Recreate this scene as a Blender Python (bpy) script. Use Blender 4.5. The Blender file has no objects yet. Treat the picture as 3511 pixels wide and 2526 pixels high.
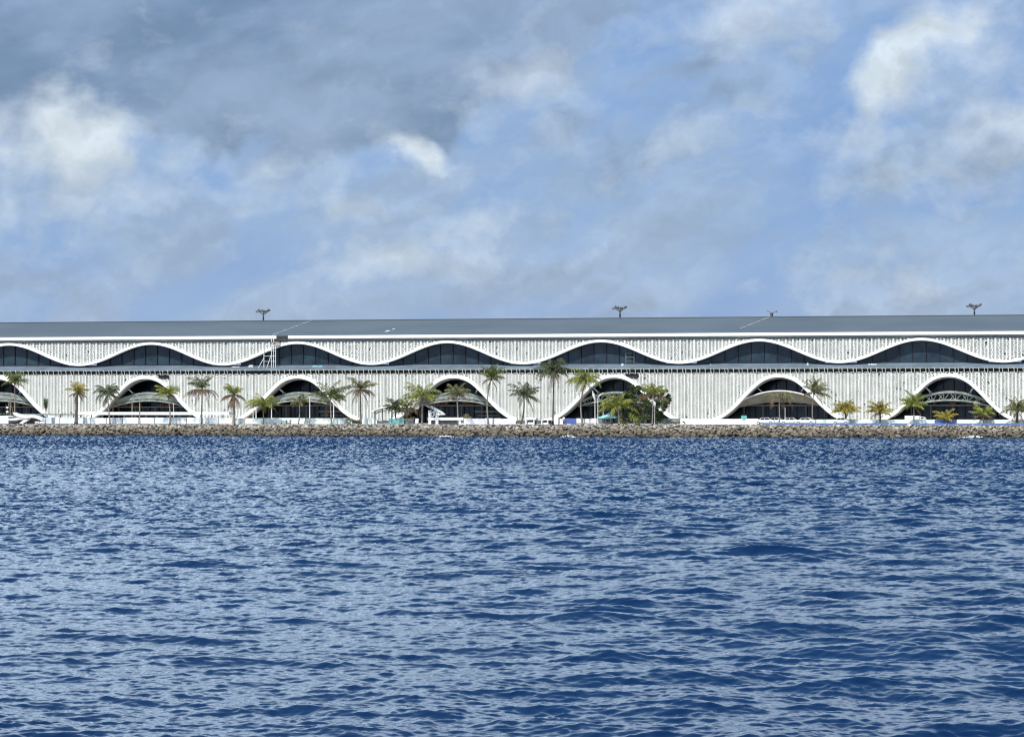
import bpy, bmesh, math, random
import numpy as np
from mathutils import Vector, Matrix
R = math.radians
SC = bpy.context.scene

# ------------------------------------------------------------------ frame of reference
TH = R(16.2); FPX = 11700.0; Y0 = 752.0; CAMH = 6.0          # facade turned 16.2 deg; camera six metres above the sea
CT, ST = math.cos(TH), math.sin(TH)
def P(x, y, v):
    """photo pixel on the plane v metres behind the facade -> local (u, z)"""
    t = (x - 1755.5) / FPX; s = (1400 - y) / FPX
    Y = (v + Y0 * CT) / (t * ST + CT); X = t * Y
    return X * CT - (Y - Y0) * ST, CAMH + s * Y
def W(u, v, z): return Vector((u * CT + v * ST, Y0 - u * ST + v * CT, z))

# ------------------------------------------------------------------ camera
cam = bpy.data.cameras.new('camera'); co = bpy.data.objects.new('camera', cam)
SC.collection.objects.link(co); SC.camera = co
co.location = (0, 0, CAMH); co.rotation_euler = (R(90), 0, 0)
cam.sensor_width = 36; cam.lens = 36 * FPX / 3511; cam.shift_y = 137 / 3511
cam.clip_start = 1; cam.clip_end = 60000
SC.view_settings.view_transform = 'Standard'; SC.view_settings.look = 'None'
SC.view_settings.exposure = 0.4; SC.view_settings.gamma = 1
SC.cycles.pixel_filter_type = 'BLACKMAN_HARRIS'; SC.cycles.filter_width = 1.15

# ------------------------------------------------------------------ sun and sky
SAZ, SEL = R(205), R(50)                       # compass style: 0 = +Y, clockwise
sd = Vector((math.sin(SAZ) * math.cos(SEL), math.cos(SAZ) * math.cos(SEL), math.sin(SEL)))
sl = bpy.data.lights.new('sun', 'SUN'); sl.energy = 3.9; sl.angle = R(0.55); sl.color = (1, .965, .9)
so = bpy.data.objects.new('sun', sl); SC.collection.objects.link(so)
so.rotation_euler = sd.to_track_quat('Z', 'Y').to_euler(); so.location = (-200, -200, 400)

class NT:
    def __init__(s, nt): s.nt = nt
    def n(s, t, **k):
        nd = s.nt.nodes.new(t)
        for a, b in k.items(): setattr(nd, a, b)
        return nd
    def set(s, sock, v):
        if hasattr(v, 'is_output') or isinstance(v, bpy.types.NodeSocket): s.nt.links.new(v, sock)
        else: sock.default_value = v
    def m(s, op, a, b=0.0, c=None, clamp=False):
        nd = s.n('ShaderNodeMath', operation=op, use_clamp=clamp)
        s.set(nd.inputs[0], a); s.set(nd.inputs[1], b)
        if c is not None: s.set(nd.inputs[2], c)
        return nd.outputs[0]
    def mr(s, v, a, b, c=0.0, d=1.0, smooth=True):
        nd = s.n('ShaderNodeMapRange'); nd.clamp = True
        if smooth: nd.interpolation_type = 'SMOOTHSTEP'
        for i, q in enumerate((v, a, b, c, d)): s.set(nd.inputs[i], q)
        return nd.outputs[0]
    def vec(s, x, y, z):
        nd = s.n('ShaderNodeCombineXYZ')
        for i, q in enumerate((x, y, z)): s.set(nd.inputs[i], q)
        return nd.outputs[0]
    def noise(s, v, scale, detail=4, rough=.5, dist=0.0, dim='3D'):
        nd = s.n('ShaderNodeTexNoise', noise_dimensions=dim)
        if v is not None: s.set(nd.inputs['Vector'], v)
        nd.inputs['Scale'].default_value = scale; nd.inputs['Detail'].default_value = detail
        nd.inputs['Roughness'].default_value = rough; nd.inputs['Distortion'].default_value = dist
        return nd.outputs[0]
    def mix(s, f, a, b):
        nd = s.n('ShaderNodeMix', data_type='RGBA')
        s.set(nd.inputs['Factor'], f); s.set(nd.inputs['A'], a); s.set(nd.inputs['B'], b)
        return nd.outputs['Result']
    def mulc(s, a, b):
        nd = s.n('ShaderNodeMix', data_type='RGBA', blend_type='MULTIPLY')
        nd.inputs['Factor'].default_value = 1; s.set(nd.inputs['A'], a); s.set(nd.inputs['B'], b)
        return nd.outputs['Result']

def lin(r, g, b):
    f = lambda c: (c / 255 / 12.92) if c / 255 < .04045 else ((c / 255 + .055) / 1.055) ** 2.4
    return (f(r), f(g), f(b), 1)

wd = bpy.data.worlds.new('World'); SC.world = wd; wd.use_nodes = True
wt = wd.node_tree; wt.nodes.clear(); q = NT(wt)
tc = q.n('ShaderNodeTexCoord').outputs['Generated']
sx = q.n('ShaderNodeSeparateXYZ'); wt.links.new(tc, sx.inputs[0]); dx, dy, dz = sx.outputs
az = q.m('MULTIPLY', q.m('ARCTAN2', dx, dy), 57.29578)
el = q.m('MULTIPLY', q.m('ARCSINE', dz), 57.29578)
sky = q.n('ShaderNodeTexSky', sky_type='NISHITA'); sky.sun_disc = False
sky.sun_elevation = SEL; sky.sun_rotation = SAZ; sky.altitude = 5; sky.air_density = 1.0; sky.dust_density = .4; sky.ozone_density = 2.0
# cloud space: azimuth / elevation in degrees, sheared so that the cloud streets rise to the right
cl = q.vec(az, q.m('SUBTRACT', q.m('MULTIPLY', el, 1.9), q.m('MULTIPLY', az, .28)), 3.1)
n_big = q.noise(cl, .30, 6, .52, .35)
n_mid = q.noise(q.vec(q.m('ADD', az, 31.0), q.m('SUBTRACT', q.m('MULTIPLY', el, 1.6), q.m('MULTIPLY', az, .45)), 7.0), .62, 8, .54, .3)
n_fin = q.noise(q.vec(q.m('SUBTRACT', az, 11.0), q.m('MULTIPLY', el, 1.35), 1.0), 1.25, 9, .57, .25)
WARP = q.m('MULTIPLY', q.m('SUBTRACT', q.noise(q.vec(az, el, 9.0), .7, 5, .52, .1), .5), 3.0)
WARP2 = q.m('MULTIPLY', q.m('SUBTRACT', q.noise(q.vec(el, az, 19.0), .7, 5, .52, .1), .5), 2.0)
azw, elw = q.m('ADD', az, WARP), q.m('ADD', el, WARP2)
def blob(x, y, rx, ry, rot=0.0, amp=1.0):
    a0, e0 = (x - 1755.5) / 204.2, (1400 - y) / 204.2
    ax, ex = q.m('SUBTRACT', azw, a0), q.m('SUBTRACT', elw, e0)
    c, s_ = math.cos(R(rot)), math.sin(R(rot))
    a = q.m('ADD', q.m('MULTIPLY', ax, c), q.m('MULTIPLY', ex, s_))
    b = q.m('SUBTRACT', q.m('MULTIPLY', ex, c), q.m('MULTIPLY', ax, s_))
    a = q.m('DIVIDE', a, rx / 204.2); b = q.m('DIVIDE', b, ry / 204.2)
    r2 = q.m('ADD', q.m('MULTIPLY', a, a), q.m('MULTIPLY', b, b))
    return q.m('MULTIPLY', q.m('EXPONENT', q.m('MULTIPLY', r2, -1.0)), amp)
def total(bl):
    t = blob(*bl[0])
    for b in bl[1:]: t = q.m('ADD', t, blob(*b))
    return t
HI = q.mr(el, 6.9, 8.8)  # unseen sky above the frame; bright clouds added here to lift water reflections
grey = total([(150, 90, 1100, 250, 4, 1.05), (1150, 120, 900, 230, 6, 1.1), (1650, 60, 420, 200, 0, .6), (950, 410, 600, 130, 2, .85), (350, 290, 800, 100, 10, .6), (1500, 300, 420, 130, 12, .45), (2350, 360, 460, 170, 25, .36), (3300, 590, 560, 150, 8, .52),
              (700, 760, 260, 90, 0, .25), (2150, 620, 300, 90, 0, .3), (560, 1090, 700, 60, 0, .22), (2900, 900, 500, 60, 0, .2)])
n_str = q.noise(q.vec(q.m('MULTIPLY', az, .55), q.m('SUBTRACT', q.m('MULTIPLY', el, 1.3), q.m('MULTIPLY', az, .20)), 13.0), .42, 6, .55, .2)
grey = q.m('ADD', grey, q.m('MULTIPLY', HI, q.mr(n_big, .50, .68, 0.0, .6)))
gmask = q.mr(q.m('ADD', grey, q.m('MULTIPLY', q.m('SUBTRACT', n_mid, .5), 1.05)), .22, .74)
white = total([(285, 470, 170, 140, -30, 1.2), (20, 480, 70, 110, 0, .75), (1420, 505, 110, 58, -20, .95), (1330, 905, 280, 85, 8, .50),
               (1660, 790, 160, 60, 12, .35), (1830, 300, 200, 150, 20, .5), (2540, 60, 220, 150, 10, .55), (3160, 190, 260, 120, 42, 1.2), (2960, 400, 200, 90, 60, .5),
               (3440, 420, 220, 130, 30, .7), (2400, 470, 320, 80, 25, .28), (150, 760, 350, 120, 0, .28), (3020, 960, 300, 60, 0, .25),
               (950, 640, 520, 120, 0, .34), (3150, 650, 450, 90, 5, .26)])
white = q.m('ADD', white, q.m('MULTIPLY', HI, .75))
wmask = q.mr(q.m('ADD', white, q.m('MULTIPLY', q.m('SUBTRACT', n_fin, .5), 1.15)), .10, 1.02, smooth=False)
veil = q.mr(q.m('ADD', q.m('MULTIPLY', n_big, .4), q.m('MULTIPLY', n_mid, .6)), .37, .58, .0, 1.0)
SK = .80
def sc_(c, k=SK): return (c[0] * k, c[1] * k, c[2] * k, 1)
def relief_noise(da, de): return q.noise(q.vec(q.m('ADD', azw, 31.0 + da), q.m('SUBTRACT', q.m('MULTIPLY', q.m('ADD', elw, de), 1.5), q.m('MULTIPLY', azw, .35)), 7.0), .62, 7, .50, .05)
relief = q.m('SUBTRACT', relief_noise(0, 0), relief_noise(.20, .26))
blue = q.mix(q.mr(n_str, .35, .65), sc_(lin(120, 158, 218)), sc_(lin(136, 172, 224)))
col = q.mix(q.m('MULTIPLY', veil, .9), blue, sc_(lin(155, 180, 218)))
col = q.mix(q.m('MULTIPLY', q.mr(q.noise(cl, .55, 7, .55, .6), .52, .68), .45), col, sc_(lin(138, 160, 198)))
gcol = q.mix(q.mr(n_str, .36, .62), sc_(lin(98, 124, 163)), sc_(lin(142, 163, 198)))
col = q.mix(q.m('MULTIPLY', gmask, .92), col, gcol)
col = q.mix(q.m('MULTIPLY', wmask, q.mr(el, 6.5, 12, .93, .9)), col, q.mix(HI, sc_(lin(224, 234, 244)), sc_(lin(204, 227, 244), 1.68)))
col = q.mulc(col, q.vec(*[q.m('ADD', 1.0, q.m('MULTIPLY', HI, q.mr(az, -9, 7, .30, -.10)))] * 3))  # unseen band made brighter towards the left for a sheen on the water
col = q.mix(q.mr(el, 9, 29, 0, .92), col, (.045, .18, .42, 1))  # unseen upper sky pulled to deep blue so steep wave faces reflect darker
cover = q.m('MAXIMUM', q.m('MULTIPLY', gmask, .55), q.m('MAXIMUM', wmask, q.m('MULTIPLY', veil, .8)))
lit = q.m('ADD', 1.0, q.m('MULTIPLY', cover, q.mr(relief, -.11, .11, -.14, .15, smooth=False)))
col = q.mulc(col, q.vec(lit, lit, lit))
bg1 = q.n('ShaderNodeBackground'); wt.links.new(sky.outputs[0], bg1.inputs[0]); bg1.inputs[1].default_value = .12
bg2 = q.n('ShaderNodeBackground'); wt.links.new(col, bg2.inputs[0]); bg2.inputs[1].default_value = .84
ms = q.n('ShaderNodeMixShader'); ms.inputs[0].default_value = .88
wt.links.new(bg1.outputs[0], ms.inputs[1]); wt.links.new(bg2.outputs[0], ms.inputs[2])
wo = q.n('ShaderNodeOutputWorld'); wt.links.new(ms.outputs[0], wo.inputs[0])

# ------------------------------------------------------------------ materials
MATS = {}
def mat(name, c, rough=.7, c2=None, scale=1.0, metal=0.0, spec=.5, island=0.0, bump=0.0, stretch=None, detail=4):
    if name in MATS: return MATS[name]
    m = bpy.data.materials.new(name); m.use_nodes = True; t = NT(m.node_tree)
    b = m.node_tree.nodes['Principled BSDF']
    b.inputs['Roughness'].default_value = rough; b.inputs['Metallic'].default_value = metal
    b.inputs['Specular IOR Level'].default_value = spec
    co_ = t.n('ShaderNodeTexCoord').outputs['Object']
    if stretch:
        mp = t.n('ShaderNodeMapping'); mp.inputs['Scale'].default_value = stretch
        m.node_tree.links.new(co_, mp.inputs[0]); co_ = mp.outputs[0]
    c = (*c, 1) if len(c) == 3 else c
    if c2 is None: c2 = tuple(x * .86 for x in c[:3])
    c2 = (*c2, 1) if len(c2) == 3 else c2
    f = t.mr(t.noise(co_, scale, detail, .6), .36, .64)
    out = t.mix(f, c, c2)
    if island:
        g = t.n('ShaderNodeNewGeometry').outputs['Random Per Island']
        oi = t.n('ShaderNodeObjectInfo').outputs['Random']
        r = t.m('FRACT', t.m('ADD', g, oi))
        k = t.mr(r, 0, 1, 1 - island, 1 + island, smooth=False)
        out = t.mulc(out, t.vec(k, k, k))
    m.node_tree.links.new(out, b.inputs['Base Color'])
    if bump:
        bn = t.n('ShaderNodeBump'); bn.inputs['Strength'].default_value = bump; bn.inputs['Distance'].default_value = .1
        m.node_tree.links.new(t.noise(co_, scale * 3, 5, .6), bn.inputs['Height']); m.node_tree.links.new(bn.outputs[0], b.inputs['Normal'])
    MATS[name] = m; return m
M_trim = mat('white_coating', (.86, .86, .83), .5, (.80, .80, .77), .35)
M_lat = mat('screen_white', (.66, .67, .635), .6, (.57, .585, .555), .5, island=.07)
M_back = mat('backing_grey', (.44, .46, .46), .8, (.35, .375, .38), .25)
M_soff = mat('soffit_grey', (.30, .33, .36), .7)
M_roof = mat('roof_metal', (.108, .133, .150), .55, (.090, .112, .130), .10, spec=.3, stretch=(.35, 1, 1), detail=7)
M_ledge = mat('ledge_metal', (.155, .20, .245), .55, (.115, .15, .18), .3, spec=.3)
M_glass = mat('dark_glass', (.028, .050, .068), .14, (.010, .020, .031), .22, spec=.5)
M_mull = mat('mullion_dark', (.010, .013, .022), .5)
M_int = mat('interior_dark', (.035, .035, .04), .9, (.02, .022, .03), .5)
M_slab = mat('slab_concrete', (.26, .25, .23), .85)
M_truss = mat('steel_pale', (.27, .30, .285), .6, (.15, .18, .17), .9)
M_shell = mat('shell_grey', (.34, .33, .31), .8, (.25, .24, .22), .5)
M_brown = mat('rusty_boards', (.20, .10, .055), .9, (.08, .045, .03), 1.2)
M_white = mat('white_paint', (.82, .83, .82), .5, (.70, .72, .73), .6)
M_hoard = mat('hoarding_white', (.80, .82, .84), .55, (.55, .62, .68), .22, stretch=(1, 1, .3))
M_pale = mat('hoarding_pale', (.66, .78, .78), .6, (.80, .83, .80), .25)
M_lav = mat('hoarding_lavender', (.58, .58, .70), .6, (.78, .80, .80), .5)
M_blue = mat('blue_sheet', (.06, .10, .34), .6, (.09, .14, .42), .6)
M_blue2 = mat('blue_barrier', (.055, .13, .33), .6, (.13, .22, .42), .25)
M_teal = mat('teal_cloth', (.30, .62, .66), .8, (.24, .52, .58), .7)
M_teal2 = mat('teal_net', (.10, .30, .31), .9, (.25, .48, .48), 1.0)
M_dark = mat('dark_opening', (.03, .033, .04), .8)
M_post = mat('grey_post', (.12, .12, .13), .6)
M_steelw = mat('painted_steel', (.72, .72, .70), .5)
M_mast = mat('mast_steel', (.10, .10, .115), .6)
M_wood = mat('weathered_wood', (.34, .29, .23), .9, (.2, .17, .13), 2)
M_sand = mat('coral_sand', (.52, .47, .38), .95, (.40, .36, .29), .3)
M_foam = mat('foam', (.88, .9, .9), .7)
M_tyre = mat('tyre', (.02, .02, .02), .8)
M_cwin = mat('car_glass', (.02, .025, .03), .1)
M_trunk = mat('palm_trunk', (.30, .265, .225), .95, (.16, .135, .11), 1.3, stretch=(1, 1, 3))
M_trunkd = mat('palm_trunk_dark', (.13, .11, .095), .95, (.07, .06, .05), 1.3)
def leafmat(n, c, c2): 
    m = mat(n, c, .55, c2, .9, island=.35, spec=.3); m.node_tree.nodes['Principled BSDF'].inputs['Transmission Weight'].default_value = 0
    return m
L_green = leafmat('frond_green', (.15, .18, .045), (.06, .085, .025))
L_dark = leafmat('frond_dark', (.12, .14, .06), (.05, .065, .03))
L_yel = leafmat('frond_yellow', (.40, .31, .05), (.20, .19, .035))
L_ygr = leafmat('frond_yellowgreen', (.29, .31, .055), (.13, .16, .035))
L_olive = leafmat('frond_olive', (.22, .21, .085), (.095, .10, .04))
L_dead = leafmat('frond_dead', (.24, .155, .08), (.10, .07, .045))
L_tree = leafmat('leaf_tree', (.085, .12, .03), (.03, .05, .018))
L_bush = leafmat('leaf_bush', (.17, .18, .10), (.08, .095, .05))

def rockmat():
    m = bpy.data.materials.new('boulder_rock'); m.use_nodes = True; t = NT(m.node_tree); b = m.node_tree.nodes['Principled BSDF']
    geo = t.n('ShaderNodeNewGeometry'); pos = geo.outputs['Position']
    sp = t.n('ShaderNodeSeparateXYZ'); m.node_tree.links.new(pos, sp.inputs[0])
    r = t.m('FRACT', t.m('ADD', t.m('MULTIPLY', geo.outputs['Random Per Island'], 3.7), t.m('MULTIPLY', t.n('ShaderNodeObjectInfo').outputs['Random'], 5.3)))
    ramp = t.n('ShaderNodeValToRGB'); m.node_tree.links.new(r, ramp.inputs[0]); cr = ramp.color_ramp; cr.interpolation = 'LINEAR'
    cols = [(0, (.54, .48, .38)), (.2, (.64, .56, .44)), (.4, (.44, .37, .30)), (.55, (.74, .68, .57)), (.7, (.34, .30, .24)), (.85, (.58, .50, .42)), (1, (.54, .50, .43))]
    cr.elements[0].position = 0; cr.elements[0].color = (*cols[0][1], 1); cr.elements[1].position = 1; cr.elements[1].color = (*cols[-1][1], 1)
    for p_, c_ in cols[1:-1]: e = cr.elements.new(p_); e.color = (*c_, 1)
    f = t.mr(t.noise(pos, 1.7, 6, .65), .35, .68, .42, 1.0)
    dry = t.mulc(ramp.outputs[0], t.vec(f, f, f))
    wn = t.m('MULTIPLY', t.m('SUBTRACT', t.noise(pos, .35, 4, .6), .5), 2.2)
    hz = t.m('ADD', sp.outputs[2], wn)
    mid = t.mulc(dry, (.43, .41, .36, 1))            # algae and weathering below the splash line
    wet = t.mulc(dry, (.10, .09, .07, 1))          # wet tide band
    c = t.mix(t.mr(hz, 1.2, 2.9), mid, dry)
    c = t.mix(t.mr(hz, .1, 1.1), wet, c)
    m.node_tree.links.new(c, b.inputs['Base Color'])
    rg = t.mr(hz, .1, .8, .35, .9); m.node_tree.links.new(rg, b.inputs['Roughness'])
    bn = t.n('ShaderNodeBump'); bn.inputs['Strength'].default_value = .6; bn.inputs['Distance'].default_value = .15
    m.node_tree.links.new(t.noise(pos, 3, 6, .65), bn.inputs['Height']); m.node_tree.links.new(bn.outputs[0], b.inputs['Normal'])
    return m
M_rock = rockmat()

# ------------------------------------------------------------------ mesh helpers
class MB:
    def __init__(s): s.v = []; s.f = []
    def add(s, vs, fs):
        o = len(s.v); s.v += [tuple(p) for p in vs]; s.f += [tuple(i + o for i in f) for f in fs]
    def box(s, x0, x1, y0, y1, z0, z1):
        s.add([(x0, y0, z0), (x1, y0, z0), (x1, y1, z0), (x0, y1, z0), (x0, y0, z1), (x1, y0, z1), (x1, y1, z1), (x0, y1, z1)],
              [(0, 3, 2, 1), (4, 5, 6, 7), (0, 1, 5, 4), (1, 2, 6, 5), (2, 3, 7, 6), (3, 0, 4, 7)])
    def tube(s, pts, rad, n=8, cap=True):
        pts = [Vector(p) for p in pts]
        if not hasattr(rad, '__len__'): rad = [rad] * len(pts)
        vs, fs = [], []
        for i, p in enumerate(pts):
            d = (pts[min(i + 1, len(pts) - 1)] - pts[max(i - 1, 0)]).normalized()
            a = Vector((0, 1, 0)) if abs(d.y) < .9 else Vector((1, 0, 0))
            e1 = d.cross(a).normalized(); e2 = d.cross(e1)
            for k in range(n):
                g = 2 * math.pi * k / n
                vs.append(p + (e1 * math.cos(g) + e2 * math.sin(g)) * rad[i])
        for i in range(len(pts) - 1):
            for k in range(n):
                a, b = i * n + k, i * n + (k + 1) % n
                fs.append((a, b, b + n, a + n))
        if cap: fs += [tuple(range(n))[::-1], tuple((len(pts) - 1) * n + k for k in range(n))]
        s.add(vs, fs)
    def bar(s, a, b, w, d=None):
        """square bar between two points"""
        s.tube([a, b], w * .72, 4)
    def sweep(s, curve, hw, v0, v1):
        """strip following (u,z) curve, half width hw along its normal, from depth v0 to v1"""
        n = len(curve); vs = []; fs = []
        for i, (u, z) in enumerate(curve):
            a = curve[max(i - 1, 0)]; b = curve[min(i + 1, n - 1)]
            tx, tz = b[0] - a[0], b[1] - a[1]; l = math.hypot(tx, tz); nx, nz = -tz / l, tx / l
            h = hw(i / (n - 1)) if callable(hw) else hw
            vs += [(u + nx * h, v0, z + nz * h), (u + nx * h, v1, z + nz * h), (u - nx * h, v1, z - nz * h), (u - nx * h, v0, z - nz * h)]
        for i in range(n - 1):
            for k in range(4):
                a, b = i * 4 + k, i * 4 + (k + 1) % 4
                fs.append((a, a + 4, b + 4, b))
        fs += [(0, 1, 2, 3), tuple((n - 1) * 4 + k for k in (3, 2, 1, 0))]
        s.add(vs, fs)
    def prism(s, poly, y0, y1):
        n = len(poly)
        s.add([(x, y0, z) for x, z in poly] + [(x, y1, z) for x, z in poly],
              [tuple(range(n)), tuple(range(2 * n - 1, n - 1, -1))] + [(i, i + n, (i + 1) % n + n, (i + 1) % n) for i in range(n)])
    def build(s, name, m, parent=None, smooth=False):
        me = bpy.data.meshes.new(name); me.from_pydata(s.v, [], s.f)
        if smooth: me.polygons.foreach_set('use_smooth', [True] * len(me.polygons))
        me.materials.append(m)
        o = bpy.data.objects.new(name, me); SC.collection.objects.link(o)
        if parent: o.parent = parent
        return o
def recalc(o):
    bm = bmesh.new(); bm.from_mesh(o.data); bmesh.ops.recalc_face_normals(bm, faces=bm.faces); bm.to_mesh(o.data); bm.free()
def tag(o, label=None, cat=None, group=None, kind=None):
    if label: o['label'] = label
    if cat: o['category'] = cat
    if group: o['group'] = group
    if kind: o['kind'] = kind
    elif cat: o['kind'] = 'thing'
    return o
def thing(name, label, cat, u=0.0, v=0.0, z=0.0, rot=0.0, group=None):
    o = bpy.data.objects.new(name, None); SC.collection.objects.link(o); o.empty_display_size = .5
    o.location = W(u, v, z); o.rotation_euler = (0, 0, -TH + rot); return tag(o, label, cat, group)
def lerp(a, b, t): return a + (b - a) * t

# ------------------------------------------------------------------ SEA
def ocean_tile(L, N, kmin, kmax, wind, seed, peak):
    rng = np.random.default_rng(seed)
    k1 = np.fft.fftfreq(N, d=1.0 / N) * 2 * np.pi / L
    kx, ky = np.meshgrid(k1, k1, indexing='xy'); k = np.hypot(kx, ky); k[0, 0] = 1
    cosw = (kx * wind[0] + ky * wind[1]) / k
    spread = np.where(cosw > 0, .06 + .94 * np.abs(cosw) ** 4.2, .03 + .10 * np.abs(cosw) ** 3)
    short = np.clip(k / 14.0, 0, 1)
    spread = spread * (1 - .25 * short) + .35 * .25 * short
    S = k ** -4 * np.exp(-1.2 * (peak / k) ** 2) * spread * np.exp(-(k * .012) ** 2)
    S = S * (1 + 2.2 * np.exp(-((np.log(k / 26.0)) / .8) ** 2))
    S[(k < kmin) | (k >= kmax)] = 0; S[0, 0] = 0
    h = np.sqrt(S) * (rng.standard_normal((N, N)) + 1j * rng.standard_normal((N, N))) / L * 2 * np.pi
    f = lambda a: np.real(np.fft.ifft2(a)) * N * N
    return f(h), f(-1j * kx / k * h), f(-1j * ky / k * h)
def sample(t, L, X, Y):
    N = t.shape[0]; fx = (X / L * N) % N; fy = (Y / L * N) % N
    i = np.floor(fx).astype(np.int64); j = np.floor(fy).astype(np.int64); a = fx - i; b = fy - j
    i %= N; j %= N; i1 = (i + 1) % N; j1 = (j + 1) % N
    return (t[j, i] * (1 - a) * (1 - b) + t[j, i1] * a * (1 - b) + t[j1, i] * (1 - a) * b + t[j1, i1] * a * b)
def build_sea():
    wdir = np.array([-.34, -.94]); wdir /= np.hypot(*wdir)
    LA, LB = 43.0, 263.0; ks = 2 * np.pi / 2.6; PK = 2 * np.pi / 5.2
    A = ocean_tile(LA, 2048, ks, 1e9, wdir, 3, PK); B = ocean_tile(LB, 1024, 0, ks, wdir, 8, PK)
    amp = .0105 / 1.0
    sl = lambda T, L: math.sqrt((np.gradient(T[0], L / T[0].shape[0], axis=0) ** 2).mean() + (np.gradient(T[0], L / T[0].shape[0], axis=1) ** 2).mean())
    AMPA = .175 / sl(A, LA); AMP = .088 / sl(B, LB)
    print('sea rms height', AMP * B[0].std(), AMPA * A[0].std())
    rows = [4.0]
    while rows[-1] < 46: rows.append(rows[-1] * 1.06)
    while rows[-1] < 735: rows.append(rows[-1] * 1.00115)
    while rows[-1] < 40000: rows.append(rows[-1] * 1.12)
    rows = np.array(rows)
    c = np.linspace(-R(10.2), R(10.2), 620); st = np.linspace(R(10.2), R(75), 46)[1:]
    cols = np.concatenate([-st[::-1], c, st])
    D, AZ = np.meshgrid(rows, cols, indexing='ij')
    X = D * np.sin(AZ); Y = D * np.cos(AZ)
    fade = np.clip((1500 - D) / 700, 0, 1) * np.clip(1 - (np.abs(AZ) - R(10.2)) / R(12), 0.15, 1)
    # gust patches: slightly rougher and calmer areas
    gust = 1 + .16 * np.sin(X * .021 + Y * .013 + 1.3) + .12 * np.sin(X * -.013 + Y * .034 + .4)
    rc, rs = math.cos(.5), math.sin(.5)
    XA = X * rc - Y * rs; YA = X * rs + Y * rc        # small-wave tile laid at another angle so that the repeats do not line up
    far = np.clip(D / 90.0, 1, 9)
    side = 1 + .38 * np.tanh((X / np.maximum(D, 30)) * 14)
    h = sample(B[0], LB, X, Y) * AMP * side + sample(A[0], LA, X, Y) * AMPA * gust * far
    dxx = sample(B[1], LB, X, Y) * AMP + sample(A[1], LA, X, Y) * AMPA
    dyy = sample(B[2], LB, X, Y) * AMP + sample(A[2], LA, X, Y) * AMPA
    CH = .8
    V = np.stack([X - dxx * CH * fade, Y - dyy * CH * fade, h * fade], -1).reshape(-1, 3).astype(np.float32)
    nr, nc = D.shape
    idx = np.arange(nr * nc).reshape(nr, nc)
    F = np.stack([idx[:-1, :-1], idx[:-1, 1:], idx[1:, 1:], idx[1:, :-1]], -1).reshape(-1, 4).astype(np.int32)
    me = bpy.data.meshes.new('sea'); me.vertices.add(len(V)); me.vertices.foreach_set('co', V.ravel())
    me.loops.add(F.size); me.loops.foreach_set('vertex_index', F.ravel())
    me.polygons.add(len(F)); me.polygons.foreach_set('loop_start', np.arange(0, F.size, 4, dtype=np.int32))
    me.polygons.foreach_set('loop_total', np.full(len(F), 4, dtype=np.int32))
    me.polygons.foreach_set('use_smooth', np.ones(len(F), dtype=bool))
    me.update(calc_edges=True)
    o = bpy.data.objects.new('sea', me); SC.collection.objects.link(o); tag(o, kind='structure')
    m = bpy.data.materials.new('sea_water'); m.use_nodes = True; t = NT(m.node_tree); b = m.node_tree.nodes['Principled BSDF']
    pos = t.n('ShaderNodeNewGeometry').outputs['Position']
    f = t.mr(t.noise(pos, .035, 3, .5), .35, .65)
    m.node_tree.links.new(t.mix(f, (.0007, .0118, .050, 1), (.0010, .0155, .060, 1)), b.inputs['Base Color'])
    b.inputs['Roughness'].default_value = .03; b.inputs['IOR'].default_value = 1.333
    bn = t.n('ShaderNodeBump'); bn.inputs['Strength'].default_value = .30; bn.inputs['Distance'].default_value = .02
    mp = t.n('ShaderNodeMapping'); mp.inputs['Scale'].default_value = (1, 1.6, 1); m.node_tree.links.new(pos, mp.inputs[0])
    m.node_tree.links.new(t.noise(mp.outputs[0], 6.5, 3, .55), bn.inputs['Height']); m.node_tree.links.new(bn.outputs[0], b.inputs['Normal'])
    me.materials.append(m)
build_sea()

# ------------------------------------------------------------------ GROUND AND SHORE
GZ = 2.7; ROOTL = (W(0, 0, 0), (0, 0, -TH))
def setroot(o): o.location = W(0, 0, 0); o.rotation_euler = (0, 0, -TH); return o
g = MB(); g.add([(-900, -40.5, GZ), (900, -40.5, GZ), (900, 700, GZ), (-900, 700, GZ)], [(0, 1, 2, 3)])
tag(setroot(g.build('ground', M_sand)), kind='structure')
g = MB(); g.add([(-900, -40.6, GZ - .12), (900, -40.6, GZ - .12), (900, -48.6, -1.6), (-900, -48.6, -1.6)], [(0, 3, 2, 1)])
tag(setroot(g.build('embankment', mat('embankment_rubble', (.10, .085, .07), .95, (.05, .045, .04), 1.0))), kind='structure')

def rock_mesh(seed):
    rnd = random.Random(seed); bm = bmesh.new(); bmesh.ops.create_icosphere(bm, subdivisions=2, radius=1)
    pl = [(Vector((rnd.gauss(0, 1), rnd.gauss(0, 1), rnd.gauss(0, 1))).normalized(), rnd.uniform(.55, .85)) for _ in range(11)]
    for v in bm.verts:
        d = v.co.normalized(); r = 1.0
        for n_, k_ in pl:
            c_ = d.dot(n_)
            if c_ > .05: r = min(r, k_ / c_)
        v.co = d * r * (1 + rnd.uniform(-.05, .05))
    return bm
RB = [rock_mesh(i) for i in range(14)]
RM = []
for i, bm in enumerate(RB):
    me = bpy.data.meshes.new('boulder'); bm.to_mesh(me); me.materials.append(M_rock); RM.append(me)
RV = [([v.co.copy() for v in bm.verts], [tuple(x.index for x in f.verts) for f in bm.faces]) for bm in RB]
rnd = random.Random(5)
rocks = []
u = -140.0
def shore_z(v): return GZ - .28 - (-41.2 - v) * .40
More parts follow.
